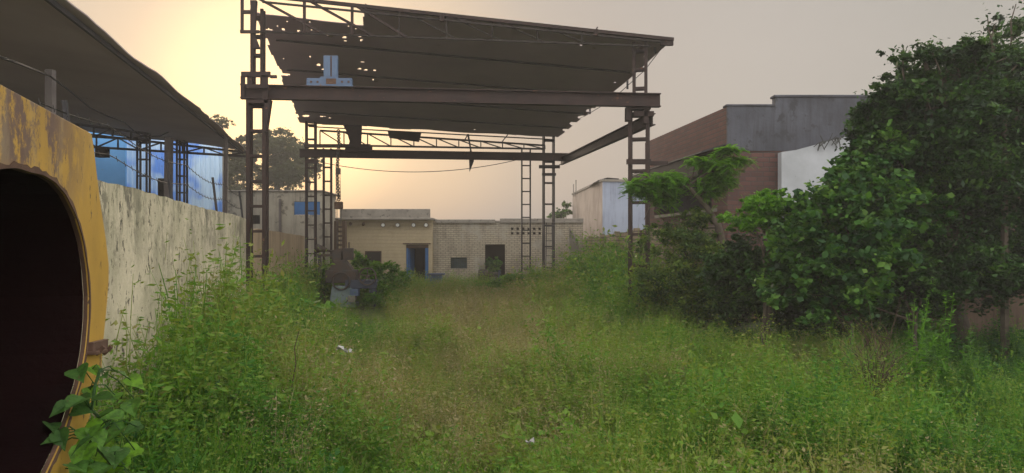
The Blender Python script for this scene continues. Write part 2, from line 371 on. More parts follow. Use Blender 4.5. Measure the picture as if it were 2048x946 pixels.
def curve_stems(n, h, spread, seg=4, base=.12, lean=0):
    a = rng.uniform(0, 2*np.pi, n); hh = h*rng.uniform(.55, 1.0, n); sp = spread*rng.uniform(.2, 1, n)
    b = rng.normal(size=(n,2))*base; pts = []
    for i in range(seg+1):
        f = i/seg; r = sp*f**1.7
        pts.append(np.stack([b[:,0]+np.cos(a)*r, b[:,1]+np.sin(a)*r, hh*(f-.12*f*f)], axis=1))
    return pts
def stems_quads(pts, w):
    return np.concatenate([strip(pts[i], pts[i+1], w*(1-.6*i/len(pts))) for i in range(len(pts)-1)])
def along(pts, n, lo=.1, hi=1.0):
    k = len(pts)-1; m = len(pts[0]); P_ = np.stack(pts)   # (k+1,m,3)
    j = rng.integers(0, m, n); f = (lo+(hi-lo)*rng.random(n))*k; i = np.minimum(f.astype(int), k-1); r = (f-i)[:,None]
    return P_[i,j]*(1-r)+P_[i+1,j]*r, j, f/k
def T_wispy(h=1.0, n=12, nl=240, ls=.035, sp=.33, dv=0.0):
    pts = curve_stems(n, h, sp); q = stems_quads(pts, .006)
    c, j, f = along(pts, nl, .35, 1.0); c = c + rng.normal(size=c.shape)*np.array([.07,.07,.05])*h*f[:,None]
    lq = leaf_quads(c, ls*rng.uniform(.5, 1.3, nl), .4)
    return np.concatenate([q, lq]), np.concatenate([np.full(len(q), .1), rng.normal(size=nl)*.13+dv+.2*(f-.5)])
def T_leafy(h=1.0, n=6, nl=170, ls=.09, sp=.24):
    pts = curve_stems(n, h, sp, base=.08); q = stems_quads(pts, .009)
    c, j, f = along(pts, nl, .12, 1.0)
    d = rng.normal(size=c.shape); d[:,2] = .25; sz = ls*(1.25-.75*f)*rng.uniform(.6, 1.2, nl)
    c = c + d/np.linalg.norm(d, axis=1)[:,None]*sz[:,None]*.6
    lq = leaf_quads(c, sz, .36, dirs=d, up=.8)
    return np.concatenate([q, lq]), np.concatenate([np.full(len(q), -.05), rng.normal(size=nl)*.12])
def T_blades(h=.55, n=70, sp=.22, w=.009):
    pts = curve_stems(n, h, sp, seg=3, base=.10); q = stems_quads(pts, w)
    return q, rng.normal(size=len(q))*.05
def T_broad(h=.6, n=5, nl=60, ls=.11):
    pts = curve_stems(n, h, .25, base=.08); q = stems_quads(pts, .01)
    c, j, f = along(pts, nl, .15, 1.0); c = c + rng.normal(size=c.shape)*.05
    return np.concatenate([q, leaf_quads(c, ls*rng.uniform(.6, 1.2, nl), .7, up=1.2)]), np.concatenate([np.full(len(q), 0.), rng.normal(size=nl)*.06])
def scatter(temps, pos, scale, base_v, wide=None):
    """copy templates to pos (n,3)"""
    VV = []; AA = []; k = rng.integers(0, len(temps), len(pos)); rot = rng.uniform(0, 2*np.pi, len(pos)); lean = rng.normal(size=(len(pos),2))*.10
    for ti, (q, a) in enumerate(temps):
        idx = np.nonzero(k == ti)[0]
        if not len(idx): continue
        c = np.cos(rot[idx]); s = np.sin(rot[idx]); sc_ = scale[idx]
        x = q[None,:,:,0]; y = q[None,:,:,1]; z = q[None,:,:,2]
        X = (x*c[:,None,None]-y*s[:,None,None]); Y = (x*s[:,None,None]+y*c[:,None,None])
        X = X*sc_[:,None,None]+lean[idx,0][:,None,None]*z; Y = Y*sc_[:,None,None]+lean[idx,1][:,None,None]*z; Z = z*sc_[:,None,None]
        V = np.stack([X, Y, Z], axis=-1)+pos[idx][:,None,None,:]
        VV.append(V.reshape(-1, 4, 3)); AA.append((a[None,:]+base_v[idx][:,None]).ravel())
    return np.concatenate(VV), np.concatenate(AA)
def crown(lobes, n, ls, flat=1.0, aspect=.5, rough=.35, twig=.0):
    """leaf clumps through a crown of ellipsoid lobes: [(centre, radii, weight)]"""
    ws = np.array([l[2] for l in lobes], float); ws /= ws.sum(); C = []; A = []
    L2 = []; W2 = []
    for (c, r, _), wgt in zip(lobes, ws):
        L2.append((c, [x*.82 for x in r])); W2.append(wgt*.42)
        for _k in range(9):
            d = rng.normal(size=3); d[2] = abs(d[2])*.8-.25; d /= np.linalg.norm(d); f = rng.uniform(.22,.5)
            L2.append((tuple(np.array(c)+d*np.array(r)*rng.uniform(.65,.98)), [x*f for x in r])); W2.append(wgt*.58/9)
    for (c, r), wgt in zip(L2, W2):
        m = max(20, int(n*wgt)); nc = max(5, m//60)                 # clump centres, mostly near the surface
        d = rng.normal(size=(nc,3)); d /= np.linalg.norm(d, axis=1)[:,None]
        rad = rng.random(nc)**.38*(1+rough*rng.normal(size=nc)*.35)
        cc = np.array(c)+d*rad[:,None]*np.array(r); cs = np.mean(r)*rng.uniform(.06, .26, nc)
        j = rng.integers(0, nc, m); p = cc[j]+rng.normal(size=(m,3))*cs[j][:,None]*np.array([1,1,.6*flat]); C.append(p)
        A.append(np.clip(rng.normal(size=nc)*.22+.38, 0, 1)[j]+rng.normal(size=m)*.16)
    C = np.concatenate(C); A = np.concatenate(A); keep = C[:,2] > .02; C = C[keep]; A = A[keep]
    return leaf_quads(C, ls*rng.choice([.5,.7,.9,1.1,1.4], len(C)), aspect, up=.6), A
def limb(mb, a, b, r0, r1, bend=.12, seg=6, n=7):
    a = Vector(a); b = Vector(b); Ln = (b-a).length; pts = []
    k1 = Vector((random.gauss(0,1), random.gauss(0,1), random.gauss(0,.5)))*bend*Ln
    for i in range(n+1):
        f = i/n; pts.append(a.lerp(b, f)+k1*math.sin(math.pi*f)*.5+Vector((random.gauss(0,1), random.gauss(0,1), 0))*.012*Ln)
    pts[0] = a; pts[-1] = b
    mb.tube(pts, [r0+(r1-r0)*i/n for i in range(n+1)], seg); return pts
def tree(name, loc, lobes, n, ls, mat, label, cat='tree', group=None, trunk_r=.12, fork=None, aspect=.5, flat=1.0, trunkmat=None, rough=.35):
    t = empty(name, loc, label, cat, group); base = Vector(loc); mb = MB()
    fk = Vector(fork) if fork else base+Vector((0,0,max(.3, (min(l[0][2] for l in lobes)-base.z)*.7)))
    limb(mb, base-Vector((0,0,.1)), fk, trunk_r, trunk_r*.75, .08, 8)
    for c, r, wgt in lobes:
        c = Vector(c); pts = limb(mb, fk, c, trunk_r*.6, trunk_r*.18, .15)
        for _ in range(4):
            d = Vector((random.gauss(0,1), random.gauss(0,1), random.gauss(.3,.7))).normalized()
            limb(mb, pts[random.randint(4, 7)], c+Vector((d.x*r[0], d.y*r[1], d.z*r[2]))*.9, trunk_r*.16, trunk_r*.05, .15, 5, 4)
    mb.build('trunk', trunkmat or M['bark'], t, smooth=True)
    V, A = crown(lobes, n, ls, flat, aspect, rough); mesh_quads('crown', V, A, mat, t)
    return t

# ============================================================ SETTING
mb = MB(); nx = 60
gx = np.concatenate([np.linspace(-400,-20,8)[:-1], np.linspace(-20,20,41), np.linspace(20,400,8)[1:]]); gy = np.concatenate([np.linspace(-60,0,4)[:-1], np.linspace(0,42,43), np.linspace(42,700,10)[1:]])
vs = []
for y in gy:
    for x in gx:
        z = 0.0
        if abs(x) < 19 and 0 < y < 41: z = .05*math.sin(x*1.3+y*.7)+.05*math.sin(x*.5-y*1.1)
        vs.append((x, y, z-.03))
W_ = len(gx)
mb.add(vs, [(j*W_+i, j*W_+i+1, (j+1)*W_+i+1, (j+1)*W_+i) for j in range(len(gy)-1) for i in range(W_-1)])
tag(mb.build('ground', M['ground'], smooth=True), kind='structure')

# ------------------------------------------------------------ left boundary wall (cream, mildewed)
def lwx(y): return -3.80-.232*(y-6.95)
def wall_run(name, pts, z_of, thick, mat, label, cat, side=-1, rough=.03, coping=None, step=.25):
    """wall following plan pts; face on pts, thickness to `side`; slightly broken top"""
    t = empty(name, (pts[0][0], pts[0][1], 0), label, cat); mb = MB(); P2 = [Vector((p[0], p[1], 0)) for p in pts]
    line = []
    for a, b in zip(P2[:-1], P2[1:]):
        k = max(1, int((b-a).length/step)); line += [a.lerp(b, i/k) for i in range(k)]
    line.append(P2[-1]); vs = []; fs = []
    for i, p in enumerate(line):
        d = (line[min(i+1, len(line)-1)]-line[max(i-1, 0)]).normalized(); n = Vector((-d.y, d.x, 0))*side*thick
        z = z_of(p)+random.gauss(0, rough)*.5
        wob = random.gauss(0, rough)*.3
        vs += [p, p+Vector((0,0,z)), p+n+Vector((0,0,z+wob)), p+n]
    for i in range(len(line)-1):
        a = i*4; b = a+4; fs += [(a,b,b+1,a+1), (a+1,b+1,b+2,a+2), (a+2,b+2,b+3,a+3)]
    e = (len(line)-1)*4; fs += [(0,1,2,3), (e,e+3,e+2,e+1)]
    mb.add(vs, fs); mb.build('wall_face', mat, t)
    return t
lw = wall_run('boundary_wall', [(lwx(-4), -4), (lwx(18.9), 18.9)], lambda p: CH+.57+.01*math.sin(p.y*.9), .25, M['leftwall'],
         'long cream plaster boundary wall with black mildew runs on the left', 'wall', side=1, rough=.012, step=.3)
# rusty posts and barbed wire on top of it
bwm = MB()
for h in (.32, .62):
    pts = [Vector((lwx(y)-.2, y, CH+.6+h-.10*abs(math.sin(y*.8)))) for y in np.arange(6.0, 18.6, .3)]
    bwm.tube(pts, .006, 4)
    for p in pts: bwm.bar(p+Vector((.02,-.02,-.03)), p+Vector((-.02,.02,.035)), .005)
bt = empty('barbed_wire', (lwx(8)-.2, 8, CH+.6), 'rusty barbed wire strung on bent pickets above the cream boundary wall', 'barbed wire')
bwm.build('wire', M['wire'], bt)
for y in (6.6, 10.5, 14.4, 18.3):
    MB().bar((lwx(y)-.13, y, CH+.5), (lwx(y)-.22, y, CH+1.25), .035).build('picket', M['steel2'], bt)
# salmon wall beyond it
wall_run('boundary_wall', [(-6.55, 19.2), (-7.75, 28.0)], lambda p: CH+.36-.014*(p.y-19.2), .25, M['pinkwall'],
         'short salmon plaster wall behind the tall left lattice column', 'wall', side=1, rough=.012)

# ------------------------------------------------------------ left plaster building (with blue shutter)
def building(name, label, loc): return empty(name, loc, label, 'building')
b1 = building('outbuilding', 'worn plaster building with small blue shutter behind the salmon wall', (-11, 33, 0))
x0, x1 = P(405,0,33).x, P(645,0,33).x; zt = CH+102/F*33
def hx(px, D=33): return P(px,0,D).x-x0
def hz(py, D=33): return CH+(HZ-py)/F*D
mb = MB(); wall_grid(mb, (x0,33), (x1,33), 0, zt, .25, [(hx(588), hx(640), hz(430), hz(403)), (hx(504), hx(520), hz(448), hz(430))])
mb.add([(x1,33,0),(x1-.22,36.4,0),(x1-.22,36.4,zt),(x1,33,zt)], [(0,1,2,3)])
mb.add([(x1-.25,33.25,0),(x1-.45,36.4,0),(x1-.45,36.4,zt),(x1-.25,33.25,zt)], [(0,1,2,3)])
mb.add([(x0,33,0),(x0,36.4,0),(x0,36.4,zt),(x0,33,zt)], [(0,1,2,3)])
mb.build('wall', M['plaster'], b1)
MB().box((x0-.25,32.92,zt), (x1+.02,36.4,zt+.06)).build('roof_slab', M['coping'], b1, bevel=.02)
MB().box((P(588,0,33).x+.01,33.02,hz(430)+.01), (P(640,0,33).x-.01,33.10,hz(403)-.01)).build('shutter', M['bluedoor'], b1)
wn = MB().box((P(504,0,33).x,33.18,hz(448)), (P(520,0,33).x,33.22,hz(430))).build('window', M['dark'], b1)
g = MB()
for i in range(5):
    xx = P(504,0,33).x+.03+i*.07; g.box((xx,33.05,hz(448)), (xx+.015,33.065,hz(430)))
g.build('grille', M['steel2'], wn)
MB().box((P(559,0,33).x,32.88,1.8), (P(563,0,33).x,32.98,hz(398))).build('downpipe', M['pole'], b1)

# ------------------------------------------------------------ back building with the blue door
D = 36.6
b2 = building('workshop_building', 'low tan workshop with blue door and parapet at the far end of the yard', (-5, D, 0))
xa, xb = P(662,0,D).x, P(865,0,D).x
def bx_(px): return P(px,0,D).x-xa
def bz(py): return CH+(HZ-py)/F*D
holes = [(bx_(812), bx_(857), 0, bz(489)), (bx_(730), bx_(763), bz(532), bz(502))]
mb = MB(); wall_grid(mb, (xa,D), (xb,D), 0, bz(440), .3, holes)
mb.box((xa,D+.3,0),(xa+.25,D+6,bz(440))); mb.box((xb-.25,D+.3,0),(xb-.005,D+6,bz(440))); mb.box((xa+.25,D+5.8,0),(xb-.25,D+6,bz(440)))
mb.build('wall', M['brick_tan'], b2)
MB().box((xa-.2,D-.42,bz(440)),(xb+.05,D+6.1,bz(436))).build('roof_slab', M['coping'], b2, bevel=.02)
MB().box((P(680,0,D).x,D-.05,bz(436)),(P(860,0,D).x,D+.18,bz(418))).build('parapet', M['coping'], b2, bevel=.015)
dr = MB().box((P(812,0,D).x+.01,D+.05,bz(496)),(P(857,0,D).x-.01,D+.13,bz(489)-.01)).build('door_frame', M['woodbrown'], b2)
f = MB(); f.box((P(812,0,D).x+.01,D+.05,0),(P(812,0,D).x+.10,D+.13,bz(496))); f.box((P(857,0,D).x-.16,D+.05,0),(P(857,0,D).x-.01,D+.13,bz(496)))
f.build('jamb', M['bluedoor'], dr)
a = Vector((P(812,0,D).x+.11,D+.14,0)); 
dl = MB().prism([a, a+Vector((.16,.75,0)), a+Vector((.16,.75,bz(497))), a+Vector((0,0,bz(497)))], (.04,-.01,0)).build('door', M['bluedoor'], b2)
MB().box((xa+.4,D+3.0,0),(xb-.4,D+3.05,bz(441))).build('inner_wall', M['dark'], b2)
MB().box((P(806,0,D).x,D-.06,bz(488)),(P(861,0,D).x,D-.003,bz(486))).build('lintel', M['woodbrown'], b2)
wf = MB(); wx0, wx1, wz0, wz1 = P(730,0,D).x, P(763,0,D).x, bz(532), bz(502)
wf.box((wx0,D-.03,wz1-.06),(wx1,D+.08,wz1-.004)); wf.box((wx0,D-.03,wz0+.004),(wx1,D+.08,wz0+.06)); wf.box((wx0+.004,D-.03,wz0+.06),(wx0+.06,D+.08,wz1-.06)); wf.box((wx1-.06,D-.03,wz0+.06),(wx1-.004,D+.08,wz1-.06))
wi = wf.build('window', M['woodbrown'], b2)
MB().box((wx0+.06,D+.02,wz0+.06),(wx1-.06,D+.04,wz1-.06)).build('pane', M['dark'], wi)
for px in (766, 795, 827, 852):
    v = MB().tube([P(px,450,D-.16), P(px,450,D+.02)], .11, 12).build('vent_pipe', M['pole'], b2, smooth=False)
    MB().tube([P(px,450,D-.19), P(px,450,D-.161)], .085, 12).build('hole_sky_disc', M['hole_sky'], v)  # pale disc put in for bright sky seen through a hole
for px in (701, 727): MB().tube([P(px,447,D-.25), P(px,449,D+.02)], .07, 10).build('roof_beam_end', M['woodbrown'], b2)

b3 = building('brick_outbuilding', 'flat roofed outbuilding of worn cream brick with grated window and doorway', (0, 36.9, 0))
D = 36.9; xa, xb = P(866.5,0,D).x, P(1166,0,D).x
def bx_(px): return P(px,0,D).x-xa
holes = [(bx_(901), bx_(934), bz(537), bz(515)), (bx_(970), bx_(1010), 0, bz(489))]
for r in range(2):
    for c in range(6):
        px = 1022+c*11; holes.append((bx_(px), bx_(px+5), bz(469-r*9), bz(464-r*9)))
mb = MB(); wall_grid(mb, (xa,D), (xb,D), 0, bz(446), .3, holes)
mb.box((xb-.3,D+.3,0),(xb-.01,D+7,bz(446))); mb.box((xa+.01,D+6.8,0),(xb-.3,D+7,bz(446)))
mb.build('wall', M['brick_cream'], b3)
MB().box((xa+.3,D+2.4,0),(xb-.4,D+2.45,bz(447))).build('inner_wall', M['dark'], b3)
r = MB(); r.box((xa+.1,D-.1,bz(446)),(P(990,0,D).x,D+7.1,bz(439))); r.box((P(1000,0,D).x,D-.08,bz(446)),(xb+.02,D+7.1,bz(437))); r.box((P(990,0,D).x,D+.0,bz(446)),(P(1000,0,D).x,D+7.1,bz(441)))
r.build('roof_slab', M['coping'], b3, bevel=.02)
wi = MB().box((P(901,0,D).x,D+.15,bz(537)),(P(934,0,D).x,D+.19,bz(515))).build('window', M['slate'], b3)
g = MB()
for i in range(9):
    xx = P(901,0,D).x+.03+i*.09; g.box((xx,D+.05,bz(537)),(xx+.018,D+.07,bz(515)))
for i in range(5):
    zz = bz(537)+.05+i*.105; g.box((P(901,0,D).x,D+.072,zz),(P(934,0,D).x,D+.085,zz+.015))
g.build('grille', surf('green_grille', (.05,.09,.055), None, 4, .7), wi)
# steps/curved remains at corner
mb = MB()
for i in range(9): mb.box((P(1140,0,36).x+i*.05, 36.1-i*.04, .5), (P(1140,0,36).x+i*.05+.03, 36.7, 2.95-i*.09))
mb.build('buttress', M['coping'], b3)

# ------------------------------------------------------------ right boundary brick wall
rw = wall_run('boundary_wall', [(3.45,36.6), (3.85,24), (4.5,17.5)], lambda p: 2.42+.2*min(1, max(0, (36.6-p.y)/12.6)), .24, M['brick_rw'],
         'tan brick boundary wall with piers running behind the right lattice column', 'wall', side=1, rough=.03)
for y in (33.5, 30, 26.5, 23):
    x = 3.45+(36.6-y)*.032; MB().box((x-.14,y-.17,0),(x+.02,y+.17,2.5+(36.6-y)*.014)).build('pier', M['brick_rw'], rw)

# ------------------------------------------------------------ pale blue building, right of far wall
b4 = building('tall_outbuilding', 'pale blue and pinkish building with a rusty roof sheet beyond the brick wall', (4.8, 40, 0))
c = Vector((P(1205,0,40).x,40,0)); fl = Vector((P(1145,0,51.5).x,51.5,0)); zt = CH+122/F*40; R_ = Vector((11.5,41.0,0))
def vq(mb, a, b, z0, z1, z1b=None): mb.add([(a.x,a.y,z0),(b.x,b.y,z0),(b.x,b.y,z1b or z1),(a.x,a.y,z1)], [(0,1,2,3)])
m1 = MB(); vq(m1, fl, c, 0, zt); vq(m1, fl, fl+Vector((6.8,1,0)), 0, zt); m1.build('side_wall', M['beige'], b4)
m1 = MB(); vq(m1, c, R_, 0, zt); vq(m1, R_, fl+Vector((6.8,1,0)), 0, zt); m1.build('front_wall', M['lav'], b4)
m1 = MB().prism([fl+Vector((-.06,0,zt)), c+Vector((-.06,-.08,zt)), R_+Vector((.1,-.1,zt)), fl+Vector((6.9,1.1,zt))], (0,0,.12)); m1.build('roof_slab', M['coping'], b4)
pA = P(1186,367,41); pts = [pA, P(1200,360,40.6), P(1215,356,40.2), P(1238,358,40)]
sh = MB()
for a, b in zip(pts[:-1], pts[1:]): sh.prism([a, b, b+Vector((.1,4,.05)), a+Vector((.1,4,.05))], (0,0,.03))
sh.build('roof_sheet', M['steel2'], b4)
for px in (1196, 1210): MB().bar((P(px,0,40.8).x,40.8,zt+.12), (P(px,0,40.8).x,40.8,CH+(HZ-359)/F*40.8-.02), .04).build('prop', M['steel2'], b4)
for px, py in ((1147,368),(1152,360)): MB().bar(Vector((P(px,0,50).x,50,zt-.2)), P(px,py,50), .07).build('rebar', M['coping'], b4)

# ------------------------------------------------------------ red brick building with cement band
b5 = building('brick_building', 'large red brick building with grey cement upper band behind the bushes', (6.3, 22, 0))
D = 22; cx = P(1455,0,D).x; fx, fy = P(1290,0,30).x, 30.0; zt = CH+272/F*22; zb = CH+183/F*22; zst = CH+290/F*22; xs_ = P(1550,0,D).x
Ls = math.hypot(cx-fx, 8)
mb = MB(); wall_grid(mb, (fx,fy), (cx,D+.001), 0, zt, .25, [(1.2, Ls-1.2, 3.3, 4.45)])
mb.build('side_wall', M['brick_red'], b5)
mb = MB().box((cx+.003,D,0),(15,D+.25,zb)); mb.build('front_wall', M['brick_redx'], b5)
mb = MB().box((cx-.01,D-.03,zb),(xs_,D+.24,zt)); mb.box((xs_,D-.03,zb),(15,D+.24,zst)); mb.build('cement_band', M['concrete'], b5)
cc_ = MB().box((xs_-.05,D-.07,zst),(15,D+.3,zst+.07)); cc_.box((cx-.06,D-.07,zt),(xs_-.055,D+.3,zt+.06)); cc_.build('coping', M['concrete'], b5, bevel=.02)
mb = MB().add([(cx,D+.2,zt-.3),(15,D+.2,zt-.3),(15,30,zt-.3),(fx,30,zt-.3)], [(0,1,2,3)]); mb.add([(fx,30,0),(15,30,0),(15,30,zt-.1),(fx,30,zt-.1)],[(0,1,2,3)]); mb.build('roof', M['concrete'], b5)
# inside of the open bay
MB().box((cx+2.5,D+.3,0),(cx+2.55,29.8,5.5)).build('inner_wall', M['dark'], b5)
# canopy over the opening
n_ = Vector((-(8), -(cx-fx), 0)).normalized()   # outward (to -x)
A0 = Vector((cx,D+.15,5.12)); A1 = Vector((fx,fy-.3,5.08))
MB().prism([A0, A1, A1+n_*.75+Vector((0,0,-.22)), A0+n_*.75+Vector((0,0,-.22))], (0,0,.04)).build('canopy', M['steel2'], b5)
MB().prism([A0+n_*.73+Vector((0,.5,-.24)), A1+n_*.73+Vector((0,0,-.24)), A1+n_*.73+Vector((0,0,-.85)), A0+n_*.73+Vector((0,.5,-.85))], n_*.02).build('fascia', M['truss_dim'], b5)
MB().bar(A0.lerp(A1,.08)+n_*.06+Vector((0,0,-1.88)), A0.lerp(A1,.8)+n_*.06+Vector((0,0,-1.88)), .22, .1).build('ledge', M['coping'], b5)
# white wall stepping in front of the brick
wm = MB(); pts = [P(1563,700,21.6), P(1563,304,21.6), P(1592,300,21.6), P(1640,287,21.6), P(1690,273,21.6), P(1740,260,21.6), P(1752,257,21.6), P(1752,700,21.6)]
for p in pts: p.z = max(p.z, 0)
wt = empty('wall', (P(1563,0,21.6).x,21.6,0), 'white painted wall with mossy sloping top in front of the red brick', 'wall')
wm.prism(pts, (0,.3,0)).build('wall_face', M['white'], wt)
cm = MB()
for i in range(34):
    f = random.uniform(.42,.78); p = P(1575+f*150, 301-f*38, 21.5); s_ = random.uniform(.05,.14)
    cm.bar(p, p+Vector((random.uniform(-.2,.2),-.02,random.uniform(-.35,.2))), .02)
cm.build('moss', surf('dark_moss', (.035,.035,.03), (.08,.08,.075), 9, 1), wt)
wall_run('boundary_wall', [(8.6,15.5), (14,15.2)], lambda p: 1.75, .3, M['brownwall'],
         'low brown mud wall in the shade under the big tree at the right', 'wall', side=1)

# ------------------------------------------------------------ LEFT SHED
def ex(y): return -6.45-.206*(y-10.8)
sd = empty('open_shed', (-10, 20, 0), 'open shed with long dark sagging sheet roof and blue corrugated wall beyond the left wall', 'shed')
EZ = CH+3.5
mb = MB(); ny, nxr = 60, 26; ys = np.linspace(3.0, 28.4, ny); us = np.linspace(0, 15, nxr); vs = []
for i, y in enumerate(ys):
    for j, u in enumerate(us):
        e = .03*math.sin(y*1.7)*min(1,y/20)+random.gauss(0,.012) if j == 0 else 0
        z = EZ+.115*u+.02*math.sin(y*1.24)*math.exp(-u*.35)+.03*math.sin(u*1.3+y*.4)
        vs.append((ex(y)-u+e+.03, y, z))
mb.add(vs, [(i*nxr+j, i*nxr+j+1, (i+1)*nxr+j+1, (i+1)*nxr+j) for i in range(ny-1) for j in range(nxr-1)])
ro = mb.build('roof', M['tarp'], sd, smooth=True); so = ro.modifiers.new('thick', 'SOLIDIFY'); so.thickness = .03; so.offset = 1
def truss(mb, A, B, A2, B2, n, t=.05, diag=1):
    """top chord A-B, bottom chord A2-B2, n bays"""
    mb.bar(A, B, t, t*1.2); mb.bar(A2, B2, t, t*1.2)
    for i in range(n+1):
        f = i/n; p = A.lerp(B, f); q = A2.lerp(B2, f)
        if (p-q).length > .06: mb.bar(p, q, t*.7)
        if i < n:
            a, b = (p, A2.lerp(B2, (i+1)/n)) if (i % 2 == 0 or diag == 2) else (q, A.lerp(B, (i+1)/n))
            mb.bar(a, b, t*.7)
mb = MB(); truss(mb, P(494,305,28.4), P(150,266,28.4), P(494,313,28.4), P(150,292,28.4), 8, .07); mb.build('truss', M['steel2'], sd)
mb = MB(); truss(mb, P(300,268,23), P(0,228,23), P(300,280,23), P(0,262,23), 8, .06); mb.build('truss', M['steel2'], sd)
# eave purlin + others running with the roof
for u in (.12,): MB().bar((ex(3)-u,3,EZ-.08),(ex(28.3)-u,28.3,EZ-.08),.05,.08).build('purlin', M['steel2'], sd)
def lattice(c, w, d, z0, z1, step, leg=.05, rot=0.0, bat=.045, cross=False, z_first=None):
    mb = MB(); c = Vector((c[0], c[1], 0)); ux = Vector((math.cos(rot), math.sin(rot), 0)); uy = Vector((-math.sin(rot), math.cos(rot), 0))
    cs = [c+ux*(sx*(w-leg)/2)+uy*(sy*(d-leg)/2) for sx, sy in ((-1,-1),(1,-1),(1,1),(-1,1))]
    for p in cs: mb.bar(p+Vector((0,0,z0)), p+Vector((0,0,z1)), leg, leg, up=tuple(uy))
    z = z_first if z_first else z1-.2; k = 0
    while z > z0+.1:
        for i in range(4):
            a, b = cs[i], cs[(i+1) % 4]; o_ = Vector((0,0,z)); mb.bar(a+o_, b+o_, .012+leg*.3, bat*(1.0 if i % 2 == 0 else .8))
            if cross and i % 2 == 1 and z-step > z0: mb.bar(a+o_, b+Vector((0,0,z-step)), .018)
        z -= step; k += 1
    return mb
for px, wpx in ((287, 22), (364, 18)):
    p = P(px,0,28.0); lattice((p.x,p.y), wpx/F*28, .3, 0, CH+(HZ-275)/F*28, .62, .06).build('column', M['steel2'], sd)
MB().bar(P(338,275,20.5), Vector((P(334,0,20.5).x,20.5,0)), .17, .17).build('post', M['pole'], sd)
MB().tube([P(452,268,24.5), Vector((P(448,0,24.5).x,24.5,0))], .065, 10).build('pipe_post', M['pole'], sd)
MB().bar(P(101,140,11.5), Vector((P(101,0,11.5).x,11.5,0)), .11, .11).build('post', M['pole'], sd)
bx2 = MB()
# corrugated wall: trapezoid ribs
X0, X1, YB = P(248,0,31).x, P(449,0,31).x, 31.0; pts = []; x = X0
while x < X1:
    for dx, dy in ((0,0),(.09,0),(.115,-.045),(.155,-.045),(.18,0)): pts.append((x+dx, YB+dy))
    x += .2
vs = [(p[0],p[1],0) for p in pts]+[(p[0],p[1],7.2-(p[0]-X0)/(X1-X0)*.95) for p in pts]; n = len(pts)
bx2.add(vs, [(i,i+1,n+i+1,n+i) for i in range(n-1)]); bx2.build('corrugated_wall', M['corr'], sd)
MB().box((P(120,0,29.5).x,29.5,0),(P(251,0,29.5).x,29.6,7.4)).build('blue_wall', M['bluewall'], sd)
MB().box((P(318,0,29).x,28.9,0),(P(330,0,29).x,28.98,CH+(HZ-357)/F*29)).build('dark_panel', M['dark'], sd)
MB().box((P(190,0,26).x,26,CH+(HZ-314)/F*26),(P(212,0,26).x,26.25,CH+(HZ-296)/F*26)).build('meter_box', M['dark'], sd)
MB().box((X1-.05,30.9,0),(X1+.12,31.1,6.2)).build('corner_trim', M['coping'], sd)
# cable hanging under the shed roof
pts = [P(*a) for a in ((-40,100,6.6),(40,128,8),(100,152,10.4),(140,182,12.4),(180,215,14),(215,232,15.5),(250,245,17.5),(268,262,19),(285,273,20),(320,272,20.3),(337,264,20.4))]
tag(MB().tube(pts, .014, 6).build('power_cable', M['wire'], smooth=True), 'loose pale grey cable slung along the underside of the left shed roof', 'cable')

# ------------------------------------------------------------ MAIN GANTRY SHED
DFL, DFR, DBL, DBR = 18.0, 19.0, 29.4, 31.9
gs = empty('crane_shed', (-1.5, 24, 0), 'tall rusty steel crane gantry with torn sheet roof on lattice columns in mid yard', 'steel shed')
rotg = math.atan2(1.0, 9.2)
def topz(y, D): return CH+(HZ-y)/F*D
# front columns: wide below the crane beam, slimmer above
p = P(515,0,DFL); lattice((p.x,p.y), .46, .30, 0, topz(196,DFL), .60, .085, rotg*.6, .06).build('column', M['steel'], gs)
p = P(516,0,DFL); lattice((p.x,p.y), .30, .24, topz(196,DFL), topz(20,DFL), .45, .07, rotg*.6, .06).build('upper_column', M['steel'], gs)
p = P(1278,0,DFR); lattice((p.x,p.y), .52, .36, 0, topz(200,DFR), .80, .085, rotg-.35, .065, True).build('column', M['steel'], gs)
p = P(1280,0,DFR); lattice((p.x,p.y), .36, .28, topz(200,DFR), topz(86,DFR), .48, .065, rotg-.35, .06).build('upper_column', M['steel'], gs)
# back columns
p = P(622,0,DBL); lattice((p.x,p.y), .42, .3, 0, topz(240,DBL), .56, .075, rotg, .05).build('column', M['steel'], gs)
p = P(655,0,DBL+.8); lattice((p.x,p.y), .36, .26, 0, topz(292,DBL), .56, .065, rotg, .05).build('column', M['steel'], gs)
p = P(1052,0,DBR); lattice((p.x,p.y), .42, .10, 0, topz(296,DBR), .55, .06, rotg, .05).build('column', M['steel2'], gs)
p = P(1097,0,DBR); lattice((p.x,p.y), .50, .34, 0, topz(272,DBR), .90, .075, rotg, .06, True).build('column', M['steel2'], gs)
# cross beams
def flange_line(pa, Da, pb, Db): return P(pa[0],pa[1],Da), P(pb[0],pb[1],Db)
a, b = flange_line((482,183.5), DFL-.28, (1320,201), DFR-.28); MB().ibeam(a, b, .335, .2).build('crane_beam', M['steel'], gs)
a, b = flange_line((599,306), DBL-.3, (1140,314.5), DBR-.3); MB().ibeam(a, b, .32, .2).build('crane_beam', M['steel'], gs)
# left end bracket of the front beam
mb = MB(); y0 = DFL-.36
def bpx(mb, x0, ya, x1, yb, D, th=.05):
    A = P(x0,ya,D); B = P(x1,yb,D); mb.box((A.x,D,min(A.z,B.z)),(B.x,D+th,max(A.z,B.z)))
for r_ in ((482,143,540,154),(481,152,489,198),(494,152,504,172),(524,150,535,200),(540,150,553,156)): bpx(mb, *r_, y0)
bpx(mb, 492, 170, 536, 176, y0-.06); mb.build('bracket', M['steel'], gs)
mb = MB(); mb.prism([P(528,199,y0), P(540,199,y0), P(531,262,y0), P(527,262,y0)], (0,.2,0)); bpx(mb, 494,199,536,206,y0,.3); mb.build('gusset', M['steel'], gs)
